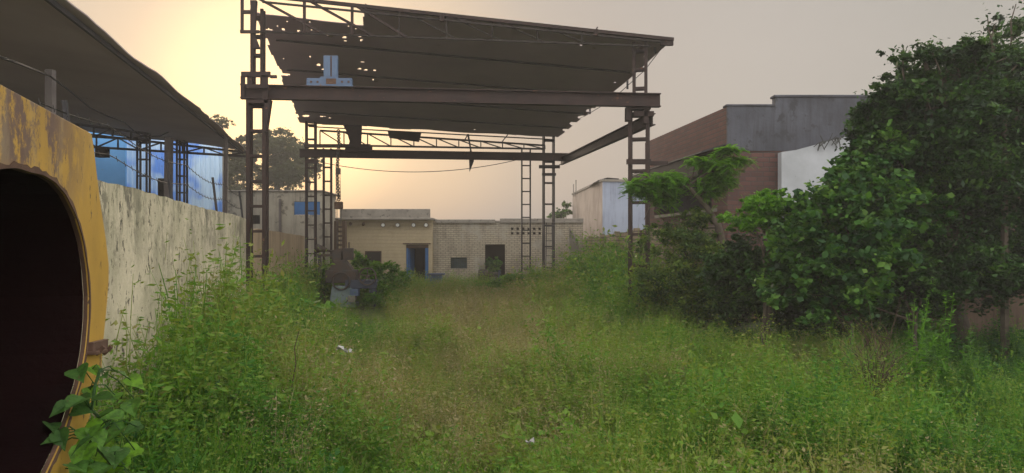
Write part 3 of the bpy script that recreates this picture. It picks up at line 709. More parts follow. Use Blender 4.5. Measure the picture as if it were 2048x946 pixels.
# right end: seats under the beam, side runway beam back to rear column
mb = MB(); y0 = DFR-.3
for r_ in ((1253,213,1302,218),(1253,218,1262,240),(1268,222,1308,232),(1288,218,1296,246)): bpx(mb, *r_, y0, .3)
mb.build('bracket', M['steel'], gs)
MB().ibeam(P(1305,238,DFR-.15), P(1122,323,DBR+.2), .30, .16).build('runway_beam', M['steel'], gs)
mb = MB(); bpx(mb, 1300,322,1336,330,DFR,.1); bpx(mb,1254,318,1302,328,DFR-.2,.12); mb.build('strut', M['steel'], gs)
mb = MB(); bpx(mb, 1078,330,1120,336,DBR-.3,.2); bpx(mb,1084,346,1112,351,DBR-.3,.2); mb.build('bracket', M['steel2'], gs)
mb = MB(); bpx(mb, 608,288,740,294,DBL-.45,.25); bpx(mb,612,318,634,326,DBL-.3,.2); mb.build('bracket', M['steel'], gs)

# roof sheet: bilinear patch with torn edge and holes
RFL, RFR, RBL, RBR = P(493,-8,DFL-.35), P(1347,78,DFR-.2), P(598,247,DBL+.3), P(1116,275,DBR+.2)
NU, NV = 290, 170
holespx = [(516,52,5,3),(535,59,11,3.5),(556,52,4,2),(566,59,7,3.5),(597,62,6,3.5),(606,63,3,1.5),(574,43,2.5,2),(581,43,1.6,1.6),(624,60,3,2.5),(619,45,2.6,2.6),(654,71,6,2),(662,66,2,2),(688,75,9,4),(691,82,5,2),(720,74,8,2),(722,80,6,4),(697,52,3,2),(711,57,5,2),(620,113,3.5,3),(637,130,10,4),(645,139,5,3),(725,124,6,2),(719,138,8,3.5),(732,140,8,2.5),(749,141,7,2.5),(747,160,3.5,3),(537,115,7,4),(547,134,6,3),(548,149,5,4),(543,60,5,2),(568,118,2,1.6),(1162,91,4,2),(1288,113,3,2),(645,233,13,1.7),(612,232,14,4),(949,259,3,1.4),(1230,165,3,2.5),(660,236,5,1.5)]
vs = []; idx = {}; fs = []
def rp_(u, v):
    a = RFL.lerp(RFR, u); b = RBL.lerp(RBR, u); p = a.lerp(b, v)
    p.z += .015*math.sin(v*19)+.015*math.sin(u*23+v*3) - .06*math.sin(math.pi*v)
    return p
lt = random.Random(5); jag = [.004+.003*math.sin(j*.11)+(.006 if j % 37 < 7 else 0)+(.02 if 78 < j < 82 else 0) for j in range(NV)]; jag2 = [.003+(.010*(1+math.sin(j*.4))*(j % 17 > 8) if .5 < j/NV < .92 else 0) for j in range(NV)]; jf = [0]*NU; k = 0
for i in range(NU): jf[i] = lt.choice([0,0,1,1,2]) if i % 24 == 0 else jf[i-1]
grid = [[rp_(i/NU, j/NV) for i in range(NU+1)] for j in range(NV+1)]
for j in range(NV):
    for i in range(NU):
        c = (grid[j][i]+grid[j+1][i+1])/2; x, y = prj(c); u = i/NU; v = j/NV
        if x < 727 and y < 25+(x-500)*.115: continue
        if u < jag[j]*(1 if v > .2 else .2): continue
        if u > 1-jag2[j]: continue
        if j > NV-1-jf[i]: continue
        if any(abs(x-h[0])/(h[2]*.48) < 1 and abs(y-h[1])/(h[3]*.6) < 1 and ((x-h[0])/(h[2]*.48))**2+((y-h[1])/(h[3]*.5))**2 < 1 for h in holespx): continue
        # torn strips of daylight just under the front chord
        if j < 1 and (735 < x < 860 or 895 < x < 960) and i % 31 < 22: continue
        f = []
        for (ii, jj) in ((i,j),(i+1,j),(i+1,j+1),(i,j+1)):
            if (ii,jj) not in idx: idx[(ii,jj)] = len(vs); vs.append(grid[jj][ii])
            f.append(idx[(ii,jj)])
        fs.append(tuple(f))
ro = MB().add(vs, fs).build('roof_sheet', M['sheet'], gs, smooth=True); so = ro.modifiers.new('thick', 'SOLIDIFY'); so.thickness = .012; so.offset = 1
# rolled sheets, loose flaps on the top edge
mb = MB(); mb.prism([P(1018,45,DFR-.5), P(1048,44,DFR-.5), P(1078,54,DFR-.4), P(1020,50,DFR-.5)], (.02,.8,-.05)); mb.build('loose_sheet', M['sheet'], gs)
for px, py in ((729,18),(884,36),(1192,64)):
    mb = MB(); bpx(mb, px-4,py-6,px+4,py+6,DFR-.9,.1); mb.bar(P(px-2,py,DFR-.9), P(px+3,py-10,DFR-.9), .03); mb.build('cleat', M['steel'], gs)
# front truss
mb = MB(); D1, D2 = DFL-.35, DFR-.2
TA, TB = P(478,-14,D1), P(1347,79,D2); BA, BB = P(480,62,D1), P(1300,92,D2)
mb.bar(TA, TB, .08, .08)
mb.build('front_truss', M['steel'], gs)
MB().bar(BA, BB, .035, .04).build('bottom_chord', M['truss_dim'], gs)
mb = MB()
def at_top(px): return TA.lerp(TB, (px-478)/(1347-478))
def at_bot(px): return BA.lerp(BB, (px-480)/(1300-480))
for px in (484, 602, 694): MB().bar(at_top(px), at_bot(px), .06).build('truss_web', M['steel'], gs)
for px in (786, 880, 972, 1064, 1156): MB().bar(at_top(px), at_bot(px), .03).build('truss_web', M['truss_dim'], gs)
for a, b in ((500,640),(610,735),(700,800)): MB().bar(at_top(a), at_bot(b), .055).build('truss_web', M['steel'], gs)
for a, b in ((792,900),(885,990),(977,1080),(1069,1170)): MB().bar(at_top(a), at_bot(b), .025).build('truss_web', M['truss_dim'], gs)
mb = MB(); 
bpx(mb,480,60,518,66,D1-.05); bpx(mb,484,20,503,27,D1-.05); mb.prism([P(500,0,D1),P(512,0,D1),P(508,70,D1),P(518,96,D1),P(505,96,D1)],(0,.12,0)); mb.build('gusset', M['steel'], gs)
mb = MB(); mb.ring(P(1338,84,D2), .075, .03, (0,1,0), 14); bpx(mb, 1322,78,1347,90,D2-.02,.1); mb.build('pipe_end', M['steel'], gs)
# purlins lying under the sheet
for v in (.0, .2, .4, .6, .8, 1.0):
    A = RFL.lerp(RBL, v); B = RFR.lerp(RBR, v); z = Vector((0,0,-.10-.06*math.sin(math.pi*v))); 
    MB().bar(A.lerp(B,.035)+z, A.lerp(B,.975)+z, .04, .045).build('purlin', M['truss_dim'], gs)
# back truss
mb = MB(); truss(mb, P(640,261,DBL+.3), P(1090,291,DBR), P(640,290,DBL+.3), P(1090,298,DBR), 10, .06, 2); mb.build('rear_truss', M['steel2'], gs)
# hanging torn pieces at the back
mb = MB(); mb.prism([P(686,250,DBL), P(724,250,DBL), P(722,292,DBL), P(697,292,DBL), P(699,282,DBL), P(693,263,DBL)], (0,.03,0)); mb.build('torn_sheet', M['steel'], gs)
mb = MB(); mb.prism([P(775,262,DBL), P(843,264,DBL), P(838,284,DBL+.3), P(779,276,DBL+.2)], (0,.03,0)); mb.build('torn_sheet', M['steel'], gs)
mb = MB(); mb.prism([P(934,268,DBR-.8), P(938,268,DBR-.8), P(943,300,DBR-.8), P(948,322,DBR-.8), P(939,344,DBR-.8), P(938,318,DBR-.8), P(940,300,DBR-.8)], (0,.03,0)); mb.bar(P(935,270,DBR-.8), P(929,281,DBR-.8), .04); mb.build('torn_strip', M['steel2'], gs)
mb = MB(); mb.bar(P(1018,266,DBR), P(1004,284,DBR), .04); mb.build('brace', M['steel2'], gs)
# drips of sheet on right edge
mb = MB()
for px, py in ((1255,172),(1310,100),(1180,222)): mb = MB(); bpx(mb, px-2,py-12,px+2,py+6, 19.5+(1310-px)*.06, .03); mb.build('hanger', M['steel2'], gs)
# thin stay wire along right edge
pts = [P(1322,98,DFR), P(1290,140,DFR+1), P(1240,185,21), P(1200,214,24), P(1170,232,27), P(1150,240,29), P(1135,243,30)]
tag(MB().tube(pts, .010, 5).build('stay_wire', M['wire']), 'thin sagging stay wire along the right edge of the torn roof', 'wire')
# wire slung under the rear beam
pts = []
for i in range(31):
    f = i/30; pts.append(P(630+f*420, 322-4*f*0+ -6*f + 27*4*f*(1-f)*.92, DBL+.6+f*1.8))
tag(MB().tube(pts, .014, 5).build('slack_wire', M['wire']), 'black wire drooping below the rear crane beam', 'wire')
# ladder inside rear right column
ld = empty('ladder', (P(1099,0,31).x,31,0), 'narrow rusty ladder leaning inside the rear right lattice column', 'ladder')
a0, a1 = Vector((P(1091,0,30.9).x,30.9,0)), P(1093,445,31.5); b0, b1 = Vector((P(1107,0,30.9).x,30.9,0)), P(1104,445,31.5)
MB().bar(a0,a1,.035).build('side_rail', M['steel2'], ld); MB().bar(b0,b1,.035).build('side_rail', M['steel2'], ld)
mb = MB()
for i in range(10): MB().bar(a0.lerp(a1,(i+.5)/10), b0.lerp(b1,(i+.5)/10), .025).build('rung', M['steel2'], ld)

# pale blue crane bogie standing on the front beam
eb = empty('crane_bogie', P(660,171,DFL-.3), 'pale blue bolted steel carriage standing on the front crane beam', 'crane part')
D = DFL-.34; D += (660-482)/(1320-482)*1.0
mb = MB(); bpx(mb, 613,156,703,169.5, D, .16); bpx(mb, 611,169.5,705,172.5,D-.03,.22); bpx(mb,640,153,676,156,D,.16); mb.build('base_plate', M['bluepaint'], eb, bevel=.004)
mb = MB(); bpx(mb, 647,111,660.5,153,D+.02,.1); bpx(mb, 663.5,111,675,153,D+.02,.1); bpx(mb,660.5,111,663.5,153,D+.05,.07); mb.build('upright', M['bluepaint'], eb, bevel=.004)
bpx(MB(),0,0,1,1,1)
for px in (622, 635, 684, 697):
    MB().tube([P(px,163.5,D-.02), P(px,163.5,D+.01)], .028, 6).build('bolt', M['rust'], eb)
mb = MB(); bpx(mb,660.6,112,663.4,153,D+.042,.006); bpx(mb,652,157,672,168,D-.004,.003); mb.build('rust_seam', M['rust'], eb)

# chain hoist hanging at rear left
ch = empty('chain_hoist', P(676,262,28.6), 'rusty chain hoist with hook block hanging at the rear left', 'chain hoist')
mb = MB(); D = 28.6; y = 262; k = 0
while y < 402:
    c = P(676+1.5*math.sin(y*.05), y, D); mb.ring(c, .055, .022, (1,0,0) if k % 2 else (0,1,0), 8, 4); y += 3.6; k += 1
mb.build('chain', M['iron'], ch)
mb = MB(); bpx(mb,671,336,680,348,D-.06,.14); mb.build('shackle', M['iron'], ch, bevel=.01)
mb = MB(); bpx(mb,668,403,684,418,D-.1,.22); mb.build('hook_block', M['rust'], ch, bevel=.03)
mb = MB(); mb.tube([P(672,350,D), P(672,398,D), P(673,404,D)], .012, 5); mb.tube([P(680,345,D), P(681,398,D)], .012, 5); mb.tube([P(674,417,D), P(674,500,D)], .015, 5); mb.tube([P(682,417,D), P(682,500,D)], .015, 5)
mb.build('rod', M['iron'], ch)
bpx(mb := MB(), 690,291,742,302,DBL-.3,.3); mb.build('hoist_plate', M['steel'], gs)

# ------------------------------------------------------------ YELLOW MACHINE FRAME (left foreground)
mS = -.2926; k0 = -1.678-3*mS
def YP(px, py):
    t = (px-1024)/F; D = k0/(t-mS); return P(px, py, D)
def sD(px): return k0/((px-1024)/F-mS)
Yc = sD(60)       # mirror line (depth)
def mirror(p): 
    D = 2*Yc-p.y; return Vector((-1.678+mS*(D-3), D, p.z))
nrm_ = Vector((-1, mS, 0)).normalized()      # away from the yard side
outer_r = [(100,222),(185,268),(192,330),(200,400),(211,470),(219,540),(214,610),(206,690),(203,740),(190,800),(168,870),(138,946),(100,1040),(60,1100)]
inner_r = [(60,345),(85,350),(108,364),(130,390),(150,430),(165,480),(174,535),(178,590),(177,645),(172,700),(160,765),(140,830),(118,895),(92,950),(60,985)]
OR = [YP(*p) for p in outer_r]; IR = [YP(*p) for p in inner_r]
# flat top edge continues level toward the camera side
OL = [mirror(p) for p in OR[::-1]]; IL = [mirror(p) for p in IR[::-1]]
for p in OL+OR:
    pass
O_ = OR+OL; I_ = IR+IL[1:-1] if (IR[-1]-IL[0]).length < .01 else IR+IL
ym = empty('press_frame', (-1.6, 2.4, 0), 'big yellow steel machine frame with peeling paint and a wide round opening at left', 'machine')
def resample(loop, n):
    d = [0]; m_ = len(loop)
    for i in range(m_): d.append(d[-1]+(loop[(i+1) % m_]-loop[i]).length)
    outp = []; j = 0
    for i in range(n):
        s_ = d[-1]*i/n
        while d[j+1] < s_: j += 1
        outp.append(loop[j].lerp(loop[(j+1) % m_], (s_-d[j])/(d[j+1]-d[j])))
    return outp
cen = Vector((-1.678+mS*(Yc-3), Yc, 1.95))
def polar(loop, n):
    """points of the loop at n equal angles about cen, in the plate plane"""
    e = Vector((mS,1,0)).normalized(); res = []
    for i in range(n):
        a = 2*math.pi*i/n; dx, dz = math.cos(a), math.sin(a); best = None
        for j in range(len(loop)):
            p = loop[j]-cen; q = loop[(j+1) % len(loop)]-cen; px_, pz = p.dot(e), p.z; qx, qz = q.dot(e), q.z
            den = dx*(qz-pz)-dz*(qx-px_)
            if abs(den) < 1e-9: continue
            t_ = (px_*(qz-pz)-pz*(qx-px_))/den; s_ = (px_*dz-pz*dx)/den
            if t_ > 0 and -1e-6 <= s_ <= 1+1e-6 and (best is None or t_ > best): best = t_
        res.append(cen+e*(dx*(best or .5))+Vector((0,0,dz*(best or .5))))
    return res
NA = 96; o_ = polar(O_, NA); i_ = polar(I_, NA)
def annulus(mb, A, B, off0, off1):
    n = len(A); vs = [p+nrm_*off0 for p in A]+[p+nrm_*off0 for p in B]+[p+nrm_*off1 for p in A]+[p+nrm_*off1 for p in B]
    fs = []
    for i in range(n):
        j = (i+1) % n; fs += [(i,j,n+j,n+i), (2*n+i,3*n+i,3*n+j,2*n+j), (i,2*n+i,2*n+j,j), (n+i,n+j,3*n+j,3*n+i)]
    mb.add(vs, fs)
mb = MB(); annulus(mb, o_, i_, 0, .02); mb.build('face_plate', M['yellow'], ym, bevel=.003)
mb = MB(); n = len(i_); mb.add([cen+(p-cen)*.996+nrm_*.004 for p in i_]+[cen+(p-cen)*.996+nrm_*.018 for p in i_], [(i,(i+1)%n,n+(i+1)%n,n+i) for i in range(n)]); mb.build('rim', M['rust'], ym)
i2 = []
for k_, p in enumerate(i_):
    d = (p-cen); wv = .016+.005*math.sin(k_*.9)*math.sin(k_*.37)+.005*math.sin(k_*2.3)
    i2.append(p+d.normalized()*wv)
mb = MB(); annulus(mb, i2, i_, -.004, -.001); mb.build('rust_band', M['rust'], ym)
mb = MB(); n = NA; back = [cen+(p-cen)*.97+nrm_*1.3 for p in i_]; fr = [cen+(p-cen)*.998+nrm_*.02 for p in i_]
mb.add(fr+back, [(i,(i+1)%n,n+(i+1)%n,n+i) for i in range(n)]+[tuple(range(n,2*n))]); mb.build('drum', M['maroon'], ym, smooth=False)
o2 = [cen+(p-cen)*.93+nrm_*.09 for p in o_]; o3 = [p+nrm_*1.35 for p in o2]
mb = MB(); mb.add(o2+o3, [(i,(i+1)%n,n+(i+1)%n,n+i) for i in range(n)]+[tuple(range(n,2*n))]); mb.build('casing', M['rust'], ym)
# bolted flange lug on the right edge
A = YP(172,700); B = YP(207,688); e = Vector((mS,1,0)).normalized()
mb = MB(); q0 = YP(172,690)-nrm_*.003; q1 = YP(207,684)-nrm_*.003
mb.bar(YP(172,707)-nrm_*.008, YP(203,700)-nrm_*.008, .06, .014); mb.bar(YP(174,698)-nrm_*.012, YP(205,690)-nrm_*.012, .02, .05)
mb.build('flange', M['rust'], ym, bevel=.003)
for px in (180, 196): MB().tube([YP(px,704)-nrm_*.02+Vector((0,0,-.01)), YP(px,704)-nrm_*.05+Vector((0,0,.02))], .009, 6).build('bolt', M['rust'], ym)
# pedestal down to the ground
mb = MB(); bl = cen+e*.42; br_ = cen-e*.42
mb.prism([Vector((bl.x,bl.y,0))+e*.1, Vector((br_.x,br_.y,0))-e*.1, Vector((br_.x,br_.y,1.32)), Vector((bl.x,bl.y,1.32))], nrm_*.5); mb.build('pedestal', M['yellow'], ym, bevel=.01)

# ------------------------------------------------------------ OLD MACHINE (rear left, in the weeds)
D = 26.0
om = empty('old_lathe', (P(690,0,D).x, D, 0), 'abandoned grey green machine tool with spoked handwheel among weeds', 'machine tool')
def bq(mb, x0, ya, x1, yb, D0, th): bpx(mb, x0, ya, x1, yb, D0, th); return mb
mb = MB(); mb.prism([P(664,572,D), P(703,572,D), P(708,608,D), P(658,608,D)], (0,.6,0)); A = P(658,0,D).x; mb.box((A-.02,D-.05,0),(P(708,0,D).x+.05,D+.65,.15)); mb.build('pedestal', M['greygreen'], om, bevel=.02)
bq(MB(), 690,560,752,577,D,.5).build('bed', M['slate'], om, bevel=.02)
mb = MB(); mb.box((P(738,0,D).x,D+.05,0),(P(749,0,D).x,D+.45,P(0,577,D).z)); mb.build('leg', M['slate'], om)
mb = bq(MB(), 650,540,712,566,D+.05,.45); mb.prism([P(656,541,D+.1),P(706,541,D+.1),P(690,520,D+.1),P(668,520,D+.1)],(0,.35,0)); mb.build('body', M['iron'], om, bevel=.03)
bq(MB(), 664,500,682,524,D+.15,.3).build('head_column', M['iron'], om, bevel=.02)
mb = MB(); bq(mb, 686,496,704,520,D+.2,.3); mb.bar(P(698,496,D+.3), P(698,484,D+.3), .05); bq(mb, 664,502,700,508,D+.3,.12); mb.build('motor', M['iron'], om, bevel=.02)
mb = MB(); mb.tube([P(634,497,D+.2),P(640,497,D+.2),P(654,500,D+.2)], [.17,.13,.06], 12); mb.tube([P(650,500,D+.2), P(668,503,D+.2)], .04, 8); mb.build('horn', M['iron'], om, smooth=True)
mb = MB(); bq(mb, 634,508,668,513,D+.2,.1); bq(mb, 636,512,642,556,D+.2,.1); mb.build('arm', M['iron'], om)
wc = P(735,553,D-.15); wh = MB().ring(wc, .29, .026, (0,1,0), 32).build('handwheel', M['iron'], om, smooth=True)
mb = MB()
for i in range(5):
    a = 2*math.pi*i/5+.3; mb.bar(wc, wc+Vector((math.cos(a)*.28,0,math.sin(a)*.28)), .03)
mb.tube([wc-Vector((0,.06,0)), wc+Vector((0,.3,0))], .05, 10); mb.build('spoke', M['iron'], wh)
mb = MB(); mb.ring(P(682,562,D-.1), .30, .03, (0,1,.15), 26); mb.build('guard_ring', M['iron'], om, smooth=True)
mb = MB(); bq(mb,700,578,716,592,D-.15,.3); mb.build('step_block', M['bluepaint'], om); 
mb = MB(); bq(mb,696,592,710,604,D-.3,.3); mb.build('base_block', M['coping'], om)
# dark slatted cooler / stack behind it
sk = empty('slatted_rack', (P(680,0,34).x,34,0), 'dark slatted rack against the tan workshop wall behind the old machine', 'rack')
mb = MB(); bq(mb, 684,442,690,560,34,.4); mb.build('upright', M['woodbrown'], sk); mb = MB(); bq(mb, 668,442,673,560,34,.4); mb.build('upright', M['woodbrown'], sk)
mb = MB()
for i in range(12): bq(mb, 673,452+i*9,684,456+i*9,34.05,.3)
mb.build('slat', M['woodbrown'], sk)

# troughs by the door
tr = empty('water_trough', (P(893,0,33).x,33,0), 'long slate blue metal trough lying in front of the cream brick wall', 'trough')
mb = MB(); x0, x1 = P(850,0,33).x, P(936,0,33).x; z0, z1 = .05, CH+(HZ-573)/F*33+.02
mb.box((x0,33,z0),(x1,33.04,z1)); mb.box((x0,33.6,z0),(x1,33.64,z1)); mb.box((x0,33.04,z0),(x0+.04,33.6,z1)); mb.box((x1-.04,33.04,z0),(x1,33.6,z1)); mb.box((x0+.04,33.04,z0),(x1-.04,33.6,z0+.04)); mb.build('basin', M['slate'], tr)
MB().box((x0-.02,32.97,z1),(x1+.02,33.05,z1+.04)).build('rim', M['bluepaint'], tr)
bn = empty('feed_bin', (P(869,0,34.5).x,34.5,0), 'tapering blue grey bin with a lid standing right of the blue door', 'bin')
mb = MB(); mb.prism([P(860,572,34.5), P(880,572,34.5), P(884,551,34.5), P(857,551,34.5)], (0,.5,0)); xq = P(862,0,34.5).x; mb.box((xq,34.55,0),(P(878,0,34.5).x,34.95,P(0,573,34.5).z+.02)); mb.build('body', M['bluepaint'], bn, bevel=.01)
bq(MB(), 853,547,888,551,34.4,.65).build('lid', M['slate'], bn, bevel=.01)
mo = empty('old_motor', (P(965,0,33.5).x,33.5,0), 'round dark cast motor beside the brick doorway', 'motor')
mb = MB(); c_ = P(966,550,33.5); mb.tube([c_+Vector((-.22,0,0)), c_+Vector((-.2,0,0)), c_+Vector((.2,0,0)), c_+Vector((.24,0,0))], [.16,.24,.24,.14], 16); mb.build('housing', M['iron'], mo)
mb = MB()
for i in range(12):
    a = 2*math.pi*i/12; d = Vector((0,math.cos(a),math.sin(a))); mb.bar(c_+d*.25+Vector((-.16,0,0)), c_+d*.25+Vector((.16,0,0)), .02)
mb.box((c_.x-.2,33.3,0),(c_.x+.2,33.7,c_.z-.2)); mb.build('fins', M['iron'], mo)
pu = empty('old_pump', (P(989,0,33.2).x,33.2,0), 'dark rusty pump frame standing in front of the vine filled doorway', 'pump')
mb = MB(); bq(mb,978,545,1000,549,33.2,.3); bq(mb,978,549,982,590,33.2,.3); bq(mb,996,549,1000,590,33.2,.3); mb.build('frame', M['iron'], pu)
mb = MB(); c_ = P(989,556,33.3); mb.tube([c_+Vector((0,-.1,0)), c_+Vector((0,.2,0))], .13, 12); mb.build('casing', M['iron'], pu)
tag(MB().tube([Vector((P(999,0,32).x,32,0)), P(999,540,32)], .05, 8).build('pipe_stub', M['slate']), 'short upright grey blue pipe in the weeds right of the doorway', 'pipe')

# ============================================================ VEGETATION
# -- trees behind
def pl(px, py, D): return tuple(P(px, py, D))
tree('eucalyptus_tree', (P(560,0,62).x,62,0), [(pl(560,300,62),(2.0,2,1.6),3),(pl(552,350,62),(2.2,2,1.8),3),(pl(590,345,61),(1.5,1.5,1.6),2),(pl(545,280,62),(1.0,1,.7),1)], 34000, .24, M['tree_far'],
     'hazy tall round crowned tree standing beyond the left outbuilding', trunk_r=.3, rough=.5)
tree('eucalyptus_tree', (P(478,0,60).x,60,0), [(pl(475,340,60),(1.5,1.5,2.2),3),(pl(498,300,60),(1.0,1,1.6),2),(pl(468,380,60),(1.3,1.3,1.3),2)], 15000, .24, M['tree_far'],
     'hazy thin tree showing between the shed roof tip and the tall left column', trunk_r=.25, rough=.6)
tree('eucalyptus_tree', (P(428,0,58).x,58,0), [(pl(436,248,58),(1.0,1,.7),1),(pl(425,262,58),(1.2,1.2,.8),1)], 2500, .22, M['tree_far'],
     'tip of a hazy tree peeping over the left shed roof', trunk_r=.2)
tree('eucalyptus_tree', (P(620,0,66).x,66,0), [(pl(612,330,66),(1.3,1.3,1.8),2),(pl(600,300,66),(.9,.9,.9),1)], 8000, .24, M['tree_far'],
     'hazy slim tree directly behind the rear left columns', trunk_r=.22, rough=.6)
tree('small_tree', (P(1130,0,52).x,52,0), [(pl(1128,428,52),(.7,.7,.55),2),(pl(1132,410,52),(.35,.4,.35),1),(pl(1105,440,52),(.5,.5,.4),1)], 2500, .17, M['tree_mid'],
     'small round tree top left of the pale blue building', trunk_r=.1)

# -- big dark tree, far right
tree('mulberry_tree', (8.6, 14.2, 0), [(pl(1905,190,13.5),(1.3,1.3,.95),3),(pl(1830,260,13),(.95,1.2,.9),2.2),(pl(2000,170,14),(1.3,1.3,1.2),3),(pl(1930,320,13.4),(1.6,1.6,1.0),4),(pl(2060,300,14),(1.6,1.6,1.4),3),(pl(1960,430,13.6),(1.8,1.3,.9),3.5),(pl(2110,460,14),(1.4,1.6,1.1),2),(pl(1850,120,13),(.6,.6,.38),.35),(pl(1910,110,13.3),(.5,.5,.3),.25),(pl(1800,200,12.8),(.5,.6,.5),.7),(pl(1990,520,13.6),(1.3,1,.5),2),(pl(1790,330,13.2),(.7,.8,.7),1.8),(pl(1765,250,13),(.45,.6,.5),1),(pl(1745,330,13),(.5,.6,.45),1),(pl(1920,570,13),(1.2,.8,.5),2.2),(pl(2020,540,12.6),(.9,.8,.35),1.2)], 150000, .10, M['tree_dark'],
     'big dark dense tree filling the right edge above the shaded mud wall', trunk_r=.22, fork=(8.2,14,1.7), rough=.5)
t = empty('sapling', (P(2010,0,13).x, 13, 0), 'thin sapling with sparse leaves poking above the big dark tree at the top right', 'tree')
mb = MB(); C_ = []
for px0, px1, top in ((2012,2032,8),(2000,1975,30),(2030,2052,20),(2015,1990,50),(1990,1960,68)):
    pts = limb(mb, P(px0,240,13), P(px1,top,13), .035, .008, .08, 5)
    for p in pts[2:]:
        for _ in range(10): C_.append(p+Vector((random.gauss(0,.11), random.gauss(0,.11), random.gauss(0,.09))))
mb.tube([Vector((P(2010,0,13).x,13,0)), P(2008,240,13)], [.08,.05], 6); mb.build('trunk', M['bark'], t)
C_ = np.array(C_); mesh_quads('crown', leaf_quads(C_, .10*rng.uniform(.6,1.2,len(C_)), .5), rng.random(len(C_))*.6, M['tree_dark'], t)

# -- shrubs on the right
def shrub(name, px, D, lobes, n, ls, mat, label, group=None, aspect=.5, r=.05):
    return tree(name, (P(px,0,D).x, D, 0), lobes, n, ls, mat, label, 'shrub', group, trunk_r=r, aspect=aspect, rough=.5)
shrub('broadleaf_shrub', 1700, 12.2, [(pl(1690,430,12.2),(.95,.9,.75),3),(pl(1750,375,12.4),(.65,.8,.62),2),(pl(1655,430,12.6),(.55,.7,.5),1.5),(pl(1810,430,12.8),(.6,.6,.6),1.6),(pl(1700,520,12),(1.0,.9,.6),3),(pl(1620,480,12.4),(.7,.8,.6),2),(pl(1780,300,12.8),(.5,.6,.4),1),(pl(1660,590,12),(.9,.8,.6),2),(pl(1590,560,13),(.7,.8,.5),1.6)], 42000, .105, M['tree_mid'],
     'large mid green vine covered shrub left of the dark tree', aspect=.8)
shrub('bright_shrub', 1530, 13.6, [(pl(1530,412,13.6),(.55,.5,.28),2.5),(pl(1500,445,13.6),(.45,.45,.25),1.5),(pl(1570,440,13.6),(.5,.45,.3),1.5),(pl(1590,480,13.3),(.5,.45,.35),1.3)], 14000, .075, M['tree_bright'],
     'fresh bright green shrub top in front of the red brick', aspect=.5)
shrub('tangled_shrub', 1380, 17.3, [(pl(1360,480,17.3),(.95,.9,.55),2),(pl(1330,570,17.3),(.7,.8,.8),2),(pl(1400,610,16.8),(1.2,.8,.5),2),(pl(1420,540,17),(.9,.9,.9),3),(pl(1390,440,17.3),(.45,.5,.25),.7)], 30000, .08, M['olive'],
     'tangled olive green shrub below the leaning little tree')
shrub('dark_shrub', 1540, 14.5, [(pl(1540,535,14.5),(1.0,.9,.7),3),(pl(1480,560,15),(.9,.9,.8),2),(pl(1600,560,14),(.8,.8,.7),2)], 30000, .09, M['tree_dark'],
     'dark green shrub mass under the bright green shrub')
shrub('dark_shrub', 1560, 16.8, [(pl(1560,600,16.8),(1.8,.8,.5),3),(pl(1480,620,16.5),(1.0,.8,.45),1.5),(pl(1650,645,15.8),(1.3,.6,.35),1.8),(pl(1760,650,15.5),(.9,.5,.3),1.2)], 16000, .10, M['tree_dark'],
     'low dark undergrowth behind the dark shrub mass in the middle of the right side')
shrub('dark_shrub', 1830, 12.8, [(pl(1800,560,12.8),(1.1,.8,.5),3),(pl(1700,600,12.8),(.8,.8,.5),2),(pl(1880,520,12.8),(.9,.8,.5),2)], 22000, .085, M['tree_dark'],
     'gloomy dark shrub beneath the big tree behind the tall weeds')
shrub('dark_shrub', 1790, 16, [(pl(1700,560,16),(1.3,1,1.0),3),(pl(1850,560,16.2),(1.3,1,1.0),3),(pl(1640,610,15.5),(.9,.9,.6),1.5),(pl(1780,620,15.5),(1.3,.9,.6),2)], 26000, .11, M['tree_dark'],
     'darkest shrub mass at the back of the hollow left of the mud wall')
shrub('weed_thicket', 1190, 25, [(pl(1190,545,25),(1.0,1.2,.7),3),(pl(1235,535,23.5),(.7,1.0,.75),2),(pl(1140,575,26),(.9,1,.45),2)], 14000, .09, M['tree_bright'],
     'bright green thicket of weeds left of the right lattice column')
shrub('weed_thicket', 1050, 29, [(pl(1050,568,29),(1.2,1.2,.5),3),(pl(980,580,29.5),(.9,1,.4),1.5)], 11000, .10, M['tree_bright'],
     'low bright green thicket at the feet of the rear right columns')
shrub('weedy_shrub', 770, 27.5, [(pl(745,548,27.5),(.9,.7,.55),2),(pl(780,570,27.0),(1.0,.8,.6),2.4),(pl(722,525,27.8),(.4,.4,.35),.9),(pl(760,598,25.8),(.8,.5,.3),1.2)], 15000, .11, M['tree_bright'],
     'bright leafy shrub growing behind the abandoned machine tool')
shrub('weedy_shrub', 650, 26.6, [(pl(640,560,26.6),(.5,.5,.5),2),(pl(622,590,26.6),(.45,.6,.5),1.5)], 3000, .11, M['tree_mid'],
     'dark creeper growing up the foot of the rear left column')
shrub('doorway_vine', 990, 36.2, [(pl(990,530,36.6),(.42,.25,.5),3),(pl(990,570,36.2),(.5,.3,.5),1)], 5000, .13, M['tree_mid'],
     'green vine filling the doorway of the cream brick outbuilding')

